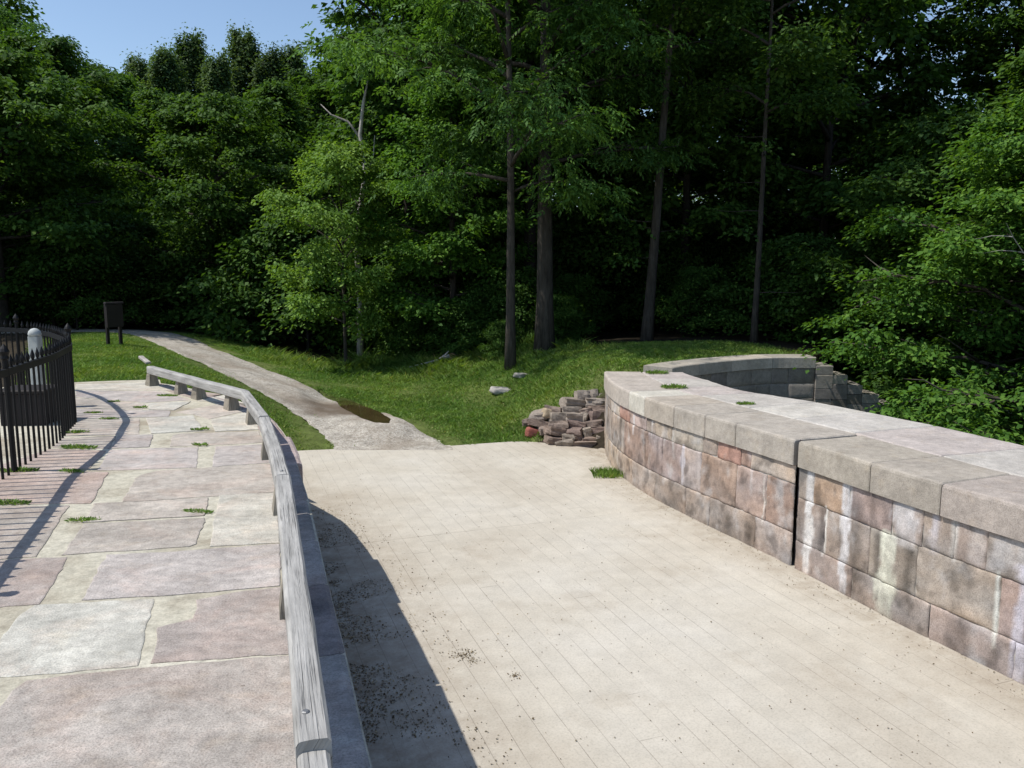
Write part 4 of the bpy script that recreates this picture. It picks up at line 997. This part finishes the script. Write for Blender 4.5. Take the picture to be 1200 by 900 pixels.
def make_tree(name, label, cat, seed, H, cb, Rr, tr, leafmat, barkmat, group=None, n_limb=16, n_sub=6, n_per=60, L=.11, r_c=.55, prof='round', lean=(0, 0), pinnate=False, up=.5, extra=None, asym=None, trunk_only_top=False, bare=0.0, sides=8, epic=0):
    rg = np.random.default_rng(seed)
    root = empty(name); tag(root, label, cat, group)
    mb = MB(); nseg = 12; tp = []
    for i in range(nseg + 1):
        t = i / nseg; z = H * .94 * t
        tp.append((lean[0] * z + .10 * H * .12 * nz(t * 2.2, seed) * t, lean[1] * z + .10 * H * .12 * nz(t * 2.2, seed + 40) * t, z - (.15 if i == 0 else 0)))
    tp = np.array(tp); rad = [tr * (1.0 - .86 * (i / nseg) ** .9) * (1.28 if i == 0 else 1) for i in range(nseg + 1)]
    mb.tube(tp, rad, sides + 2, wob=.05)
    cen = []; od_ = []; rc = []
    for k in range(n_limb):
        t = (k + rg.uniform(.1, .9)) / n_limb; hz = cb + (H * .96 - cb) * t; az = k * 2.399 + rg.uniform(-.5, .5)
        pf = {'round': math.sin(math.pi * (.16 + .80 * t)) ** .8, 'cone': (1 - t) * .85 + .15, 'spire': (.55 * (1 - t) + .18), 'vase': .45 + .6 * t if t < .75 else 1.05 - (t - .75) * 2.2, 'dome': math.cos(t * 1.35) ** .7}[prof]
        Ln = Rr * pf * rg.uniform(.75, 1.18)
        if asym is not None: Ln *= 1 + asym[2] * math.cos(az - math.atan2(asym[1], asym[0]))
        el = (up + (.35 if prof == 'spire' else .75) * t) + rg.uniform(-.2, .2)
        p = np.array([np.interp(hz * .95, tp[:, 2], tp[:, j]) for j in range(3)]); 
        d0 = np.array((math.cos(az) * math.cos(el), math.sin(az) * math.cos(el), math.sin(el))); d1 = np.array((math.cos(az), math.sin(az), -.1 + .5 * t + (.9 if prof == 'spire' else 0)))
        pts = bez(p, d0, d1, Ln * 1.15, 7, rg)
        r0 = min(tr * .45, .018 * Ln + .012); mb.tube(pts, [r0 * (1 - .85 * i / 7) for i in range(8)], 5)
        for j in range(n_sub):
            u = .25 + .75 * (j + rg.uniform(0, 1)) / n_sub; q = np.array([np.interp(u * 7, range(8), pts[:, c_]) for c_ in range(3)])
            az2 = az + rg.choice([-1, 1]) * rg.uniform(.4, 1.3); e2 = rg.uniform(-.25, .7); d = np.array((math.cos(az2) * math.cos(e2), math.sin(az2) * math.cos(e2), math.sin(e2)))
            l2 = Ln * rg.uniform(.22, .5) * (1.15 - .5 * u); sp_ = bez(q, d, d + np.array((0, 0, -.25 if prof != 'spire' else .8)), l2, 4, rg, .15)
            mb.tube(sp_, [r0 * .4, r0 * .3, r0 * .22, r0 * .15, .003], 4)
            if rg.uniform() < bare: continue
            for v in (2, 3, 4):
                cen.append(sp_[v] + rg.normal(0, .08, 3)); od_.append(unit(d)); rc.append(r_c * rg.uniform(.65, 1.25))
        if rg.uniform() >= bare: cen.append(pts[-1]); od_.append(unit(pts[-1] - pts[-2])); rc.append(r_c * .9)
    cen.append(tp[-1]); od_.append(np.array((0, 0, 1.))); rc.append(r_c)
    for k in range(epic):                                            # short leafy shoots low on the trunk
        hz = rg.uniform(.06, .95) * cb + .3; az = rg.uniform(0, 6.28); p = np.array([np.interp(hz, tp[:, 2], tp[:, j]) for j in range(3)]); d = np.array((math.cos(az), math.sin(az), .1)); ll = rg.uniform(.4, 1.3)
        pts = bez(p, d, d, ll, 4, rg); mb.tube(pts, [.015, .012, .008, .006, .003], 4); cen.append(pts[-1]); od_.append(d); rc.append(r_c * .7)
    mb.build('trunk', barkmat, root, smooth=True)
    V = spray(np.array(cen), np.array(od_), np.array(rc), n_per, L, rg, pinnate=pinnate, tall=.9 if prof == 'spire' else 0, flat=.30)
    me = quads_mesh('crown', V, leafmat); o = bpy.data.objects.new('crown', me); col.objects.link(o); o.parent = root
    return root, len(V) // 4
def put(root, px, Y, dz=0, rz=0, sc=1.0, sz=None):
    x = XD(px, Y) if px is not None else 0
    root.location = (x, Y, gh(x, Y) + dz); root.rotation_euler = (0, 0, rz); root.scale = (sc, sc, sz or sc); return root
leaves = 0
def T(*a, **k):
    global leaves
    r_, n = make_tree(*a, **k); leaves += n; return r_
# ---- hero trees
t_ash1 = put(T('ash_tree', 'slender ash with a bare lower trunk at the grass edge, leafy from mid height', 'tree', 101, 14, 4.0, 3.3, .125, M['leaf_ash'], M['bark'], n_limb=20, n_sub=6, n_per=13, L=.13, r_c=.55, pinnate=True, up=.25, asym=(-1, -.3, .25)), 598, 19.4)
t_ash2 = put(T('ash_tree', 'thick trunked tall ash just behind the slender one on the grass slope', 'tree', 102, 17, 4.9, 4.2, .235, M['leaf_ash'], M['bark'], n_limb=22, n_sub=6, n_per=14, L=.13, r_c=.62, pinnate=True, up=.25, asym=(.6, -1, .25)), 638, 20.6)
t_young = put(T('young_tree', 'bright light green young tree beside the path with a thin stem', 'tree', 103, 6.6, 1.2, 2.1, .07, M['leaf_young'], M['bark'], n_limb=22, n_sub=5, n_per=60, L=.125, r_c=.36, prof='round', up=.3), 404, 23.0, sc=.84, sz=1.0)
t_maple = put(T('maple_tree', 'broad mid green maple behind the path bend with a short trunk', 'tree', 104, 8.6, 1.6, 3.3, .16, M['leaf_maple'], M['bark'], n_limb=26, n_sub=5, n_per=66, L=.17, r_c=.44, prof='round', up=.25), 262, 30)
t_lean = put(T('tall_tree', 'tall tree with a long bare leaning trunk on the mound', 'tree', 105, 15, 7.6, 3.6, .15, M['leaf_ash'], M['bark'], n_limb=16, n_sub=6, n_per=60, L=.13, r_c=.5, lean=(.055, 0), up=.3, epic=5), 758, 21.5)
t_thin = put(T('tall_tree', 'thin straight trunk rising from the right end of the grass mound', 'tree', 106, 12.5, 5.4, 2.6, .085, M['leaf_dark'], M['bark'], n_limb=14, n_sub=6, n_per=60, L=.13, r_c=.5, lean=(.012, 0), up=.3, epic=6), 884, 20)
t_mid = put(T('leafy_tree', 'leafy tree with foliage down to the tall weeds left of the ash trunks', 'tree', 107, 11.5, .7, 2.7, .12, M['leaf_elder'], M['bark'], n_limb=44, n_sub=6, n_per=52, L=.14, r_c=.42, prof='cone', up=.2), 531, 24.5)
t_elder = T('box_elder', 'large bright green box elder with dead twigs rising beyond the parapet at right', 'tree', 108, 9.4, 1.7, 3.7, .16, M['leaf_elder'], M['bark'], n_limb=60, n_sub=9, n_per=100, L=.108, r_c=.36, prof='dome', up=.35, bare=.12)
t_elder.location = (10.75, 14.6, -4.5); t_elder.scale = (1.04, 1.04, 1.0)
rd = np.random.default_rng(12)
for k in range(11):
    hz = rd.uniform(3.2, 8.4); az = rd.uniform(2.2, 4.9); d = np.array((math.cos(az), math.sin(az), rd.uniform(-.05, .6))); d /= np.linalg.norm(d)
    pts = bez(np.array((d[0] * 1.4, d[1] * 1.4, hz)), d, unit(d + np.array((0, 0, rd.uniform(-.3, .6)))), rd.uniform(1.4, 2.6), 6, rd, .16); mb = MB(); mb.tube(pts, [.022, .019, .015, .012, .009, .006, .002], 5)
    for j in (3, 4, 5):
        b_ = bez(pts[j], unit(d + rd.normal(0, .6, 3)), unit(d + rd.normal(0, .5, 3)), rd.uniform(.3, .8), 4, rd, .2); mb.tube(b_, [.009, .007, .005, .003, .001], 4)
    mb.build('dead_branch', M['deadwood'], t_elder)
t_left = put(T('maple_tree', 'big dark maple overhanging the far end of the fence at left', 'tree', 109, 11.5, 2.6, 5.0, .24, M['leaf_maple'], M['bark_dark'], n_limb=30, n_sub=6, n_per=66, L=.22, r_c=.62, prof='round', up=.25), 5, 26, sc=.76)
# dead snag
sn = empty('dead_snag'); tag(sn, 'pale bare dead trunk with broken limbs among the leafy trees', 'dead tree')
mb = MB(); mb.tube([(0, 0, 0), (.05, 0, 2), (.0, 0, 3.6), (.12, 0, 4.8), (.32, 0, 5.9), (.18, 0, 7.0), (.3, 0, 7.9), (.46, 0, 8.6)], [.11, .10, .09, .085, .075, .06, .05, .02], 7)
mb.tube([(.18, 0, 6.9), (-.2, .1, 7.4), (-.7, .1, 7.6), (-1.0, .1, 7.9)], [.045, .035, .025, .01], 5); mb.tube([(.3, 0, 5.7), (.55, .1, 6.4), (.6, .1, 7.0)], [.03, .022, .01], 5); mb.tube([(.1, 0, 4.9), (-.5, .1, 5.6), (-.75, .1, 6.5)], [.03, .02, .008], 5)
mb.build('trunk', M['deadwood'], sn, smooth=True); put(sn, 421, 25.0)
# ---- forest prototypes (placed as first members of the wood, then copied)
GL, GM_, GR = 'trees of the shaded wood at left', 'trees of the deep wood in the middle', 'trees of the wood at right'
LBL = {GL: 'dark broadleaf tree in the shaded wood behind the path at left', GM_: 'dark tall tree in the deep wood behind the ash trunks', GR: 'tall green tree in the wood beyond the stepped wing wall'}
GP = 'poplars on the left skyline'; LP_ = 'grey green poplar with upright shoots on the left skyline'
pr_a = T('forest_tree', LBL[GM_], 'tree', 201, 16, 3.4, 4.4, .2, M['leaf_dark'], M['bark_dark'], group=GM_, n_limb=26, n_sub=5, n_per=64, L=.24, r_c=.64, prof='round', up=.3, sides=6)
pr_b = T('forest_tree', LBL[GM_], 'tree', 202, 14, 2.2, 4.2, .18, M['leaf_maple'], M['bark_dark'], group=GM_, n_limb=26, n_sub=5, n_per=66, L=.23, r_c=.64, prof='cone', up=.3, sides=6)
pr_c = T('forest_tree', LBL[GM_], 'tree', 203, 18, 6.0, 4.6, .22, M['leaf_ash'], M['bark_dark'], group=GM_, n_limb=24, n_sub=5, n_per=64, L=.23, r_c=.64, prof='vase', up=.45, sides=6)
pr_p = T('poplar_tree', LP_, 'tree', 204, 15, 2.5, 4.6, .16, M['leaf_blue'], M['bark'], group=GP, n_limb=52, n_sub=4, n_per=44, L=.18, r_c=.40, prof='spire', up=.85, sides=6)
GU = 'shrubs in the dim undergrowth'; LU = 'dark leafy shrub in the dim undergrowth below the trees'
pr_s = T('shrub', LU, 'shrub', 205, 3.2, .2, 1.7, .05, M['leaf_dark'], M['bark_dark'], group=GU, n_limb=20, n_sub=6, n_per=46, L=.14, r_c=.42, prof='dome', up=.5, sides=5)
kids = {p.name: children(p) for p in (pr_a, pr_b, pr_c, pr_p, pr_s)}
used = set()
def inst(pr, px, Y, sc, rz, group=None, label=None, dz=0, sz=None):
    if pr.name in used: o = copy_tree(pr, None, kids[pr.name])
    else: o = pr; used.add(pr.name)
    put(o, px, Y, dz, rz, sc, sz)
    if label: o['label'] = label
    if group: o['group'] = group
    return o
rr = random.Random(77)
A_, B_, C_ = pr_a, pr_b, pr_c
wood = [  # proto, px, depth, scale
    (B_, -60, 30, .95), (A_, -130, 27, .9), (A_, 80, 36, .80), (B_, 150, 42, .85), (C_, 30, 40, .74), (A_, -40, 44, 1.1), (B_, 205, 38, .8), (A_, 120, 52, .9), (B_, 60, 31, .72),
    (B_, 330, 38, .85), (A_, 385, 46, .8), (B_, 290, 50, .85), (B_, 460, 32, .92), (A_, 440, 42, .95),
    (C_, 480, 28, .95), (A_, 560, 30, 1.0), (C_, 620, 26, 1.0), (B_, 600, 36, 1.1), (C_, 740, 32, 1.05), (A_, 800, 28, 1.0), (B_, 670, 42, 1.2), (B_, 770, 40, 1.1), (A_, 520, 44, 1.15),
    (A_, 905, 33, 1.0), (B_, 850, 37, 1.0), (A_, 960, 26, .92), (B_, 940, 36, .95), (C_, 1000, 30, .95), (B_, 1060, 24, .7), (C_, 1165, 28, .84), (B_, 1200, 22, .78), (A_, 1270, 26, .9), (B_, 1160, 38, .7), (A_, 1330, 33, 1.1), (A_, 1020, 42, .85), (B_, 1045, 20, .6), (A_, 1125, 18.5, .6), (B_, 1215, 17.5, .55)]
for pr, px, Y, sc in wood:
    g = GL if px < 340 else (GM_ if px < 830 else GR)
    inst(pr, px, Y, sc * rr.uniform(.95, 1.05), rr.uniform(0, 6.28), g, LBL[g])
for px, Y, sc in [(210, 50, .96), (240, 54, 1.08), (268, 51, .96), (300, 55, 1.12), (328, 52, 1.0), (352, 55, 1.06), (382, 52, .94), (408, 48, .9), (180, 56, 1.0), (438, 50, 1.05)]:
    inst(pr_p, px, Y, sc, rr.uniform(0, 6.28), GP, LP_)
for k in range(58):
    px = -60 + k * 23 + rr.uniform(-12, 12); Y = rr.uniform(27, 36)
    if px > 960: Y = rr.uniform(20, 30)
    inst(pr_s, px, Y, rr.uniform(.8, 1.45), rr.uniform(0, 6.28), GU, LU)
for px, Y, sc in [(470, 26.5, .75), (500, 27, .9), (560, 27, .8), (670, 25.5, .6), (820, 24, .6), (340, 31, .8), (930, 21, .8), (1010, 19, .9), (1060, 17.5, 1.0), (575, 23.5, .62), (612, 24.0, .7), (548, 23.2, .5), (495, 24.5, .6), (590, 21.6, .3), (655, 22.5, .42)]:
    inst(pr_s, px, Y, sc, rr.uniform(0, 6.28), GU, LU)
# far wood, one mass
rg = np.random.default_rng(5); n = 2600
az = rg.uniform(-1.0, 1.0, n); d = rg.uniform(58, 78, n); hh = rg.uniform(0, 1, n) ** .8 * (9.5 + 1.5 * np.sin(az * 9) + rg.normal(0, .8, n)) + .5
cen = np.c_[np.sin(az) * d, np.cos(az) * d, hh + 1.0]
V = spray(cen, np.tile((0, 0, 1.), (n, 1)), np.full(n, 1.5), 46, .40, rg)
o = bpy.data.objects.new('far_wood', quads_mesh('far_wood', V, M['leaf_dark'])); col.objects.link(o); tag(o, kind='stuff')

# ------------------------------------------------------------------ weeds on the stones and at the wall foot
def weed_mesh(seed, n=70, r=.12, h=.055):
    rg = np.random.default_rng(seed); a = rg.uniform(0, 6.28, n); q = rg.uniform(0, 1, n) ** .6 * r
    P = np.c_[np.cos(a) * q, np.sin(a) * q * .55, rg.uniform(0, .02, n)]
    ax = unit(np.c_[np.cos(a) * .7 + rg.normal(0, .4, n), np.sin(a) * .7 + rg.normal(0, .4, n), rg.uniform(.3, 1.4, n)])
    Ls = rg.uniform(.4, 1.0, n) * h; return quads_mesh('weed_tuft', leaf_quads(P, ax, unit(np.c_[rg.normal(0, .6, (n, 2)), np.ones(n)]), Ls, Ls * .17).reshape(-1, 3), M['grass'])
wm = [weed_mesh(1, 160), weed_mesh(2, 300, .17, .06), weed_mesh(3, 110, .08, .05)]
WG = 'weeds in the flagstone joints'
for px, py, z, m, sc, lab, g in [
    (92, 525, 0, 1, 1.0, 'largest weed clump on the flagstones close to the fence foot', None), (110, 484, 0, 0, .8, 'weed sprig in the walkway inside the fence shadow loop', None),
    (128, 491, 0, 0, .8, 'small weed in the joint crossed by the curved fence shadow', None), (88, 507, 0, 0, 1.0, 'weeds at the fence foot where it curves away', None), (134, 471, 0, 2, .9, 'tiny weed near the far left end of the walkway', None),
    (196, 464, 0, 1, .8, 'green tuft between pale flags close to the rail start', None), (235, 504, 0, 2, 1.1, 'small weed tuft beside the cracked mortar strip', None), (232, 600, 0, 1, .62, 'tuft in the joint beside the white flagstone', None),
    (12, 590, 0, 1, .8, 'weed patch at the left border under the shadow band', None), (98, 610, 0, 0, .8, 'thin weed by the mortar strip in mid walkway', None), (235, 522, 0, 2, 1.0, 'weed at the top of the short mortar strip', None), (22, 552, 0, 1, .9, 'weeds around the thick fence post', None),
    (85, 553, 0, 0, .9, 'small weed under the fence shadow band near the fence', None), (165, 478, 0, 2, 1.0, 'weed in the reddish gap near the far end', None)]:
    x, y = XY(px, py, z); o = bpy.data.objects.new('weed_tuft', wm[m]); col.objects.link(o); o.location = (x, y, z - .004); sc *= .72; o.scale = (sc * 1.5, sc * .8, sc * .9); o.rotation_euler = (0, 0, random.uniform(-.3, .3)); tag(o, lab, 'weed', g)
for px, py, sc, lab in [(770, 438, 1.1, 'grass tuft growing on the parapet top near its far end'), (790, 455, 1.1, 'second grass tuft on the parapet top in the joint line'), (874, 474, .7, 'tiny weed in the parapet top joint')]:
    x, y = XY(px, py, TOPZ); o = bpy.data.objects.new('weed_tuft', wm[1]); col.objects.link(o); o.location = (x, y, TOPZ - .002); o.scale = (sc,) * 3; tag(o, lab, 'weed')
x, y = XY(712, 557, FLOOR); rg = np.random.default_rng(8); n = 700
q = np.clip(rg.normal(0, 1, (n, 2)), -1.7, 1.7) * (.13, .11); o = blades('grass_tuft', q[:, 0], q[:, 1], np.zeros(n), rg.uniform(.04, .13, n), rg.uniform(.003, .006, n), M['grass'], .9); o.location = (x, y, FLOOR); tag(o, 'grass tuft growing on the canal bed at the parapet foot', 'grass tuft')
# ------------------------------------------------------------------ litter on the canal bed
def flakes(name, X, Y, Z, L, mat):
    n = len(X); a = rng.uniform(0, 6.28, n); ax = np.c_[np.cos(a), np.sin(a), rng.normal(0, .2, n)]; nr = unit(np.c_[rng.normal(0, .5, (n, 2)), np.ones(n)])
    V = leaf_quads(np.c_[X, Y, Z], unit(ax), nr, L, L * rng.uniform(.2, .45, n)); o = np_mesh(name, V.reshape(-1, 3), np.arange(n * 4).reshape(-1, 4), mat); tag(o, kind='stuff'); return o
n = 26000
sI = rng.uniform(3.0, od[-1] - 6, n); dd = np.abs(rng.normal(0, .42, n)) + .02; PX = np.array([ow(a, b) for a, b in zip(sI, dd)])
cl = np.array([fb(a * 2.2, b * 2.2) for a, b in PX]) > -.05; PX = PX[cl]
flakes('leaf_litter', PX[:, 0], PX[:, 1], np.full(len(PX), FLOOR + .006), rng.uniform(.006, .024, len(PX)), M['litter'])
n = 2600; X = rng.uniform(-3.5, 4, n); Y = rng.uniform(3, 13.6, n); k = (X < np.interp(Y, RW[::-1, 1], RW[::-1, 0]) - .05); X, Y = X[k], Y[k]
sW = rng.uniform(.3, 12, 700); dW = -np.abs(rng.normal(0, .16, 700)) - .01; PW = np.array([rw(a, b) for a, b in zip(sW, dW)])
X = np.r_[X, PW[:, 0]]; Y = np.r_[Y, PW[:, 1]]
for px, py, sg_, m_ in [(545, 767, .05, 160), (554, 775, .03, 60), (604, 792, .025, 60)]:
    a, b = XY(px, py, FLOOR); X = np.r_[X, rng.normal(a, sg_, m_)]; Y = np.r_[Y, rng.normal(b, sg_, m_)]
flakes('scattered_debris', X, Y, np.full(len(X), FLOOR + .005), rng.uniform(.005, .019, len(X)), M['litter'])
print('grass', ng, 'leaves', leaves, 'rubble', cnt)
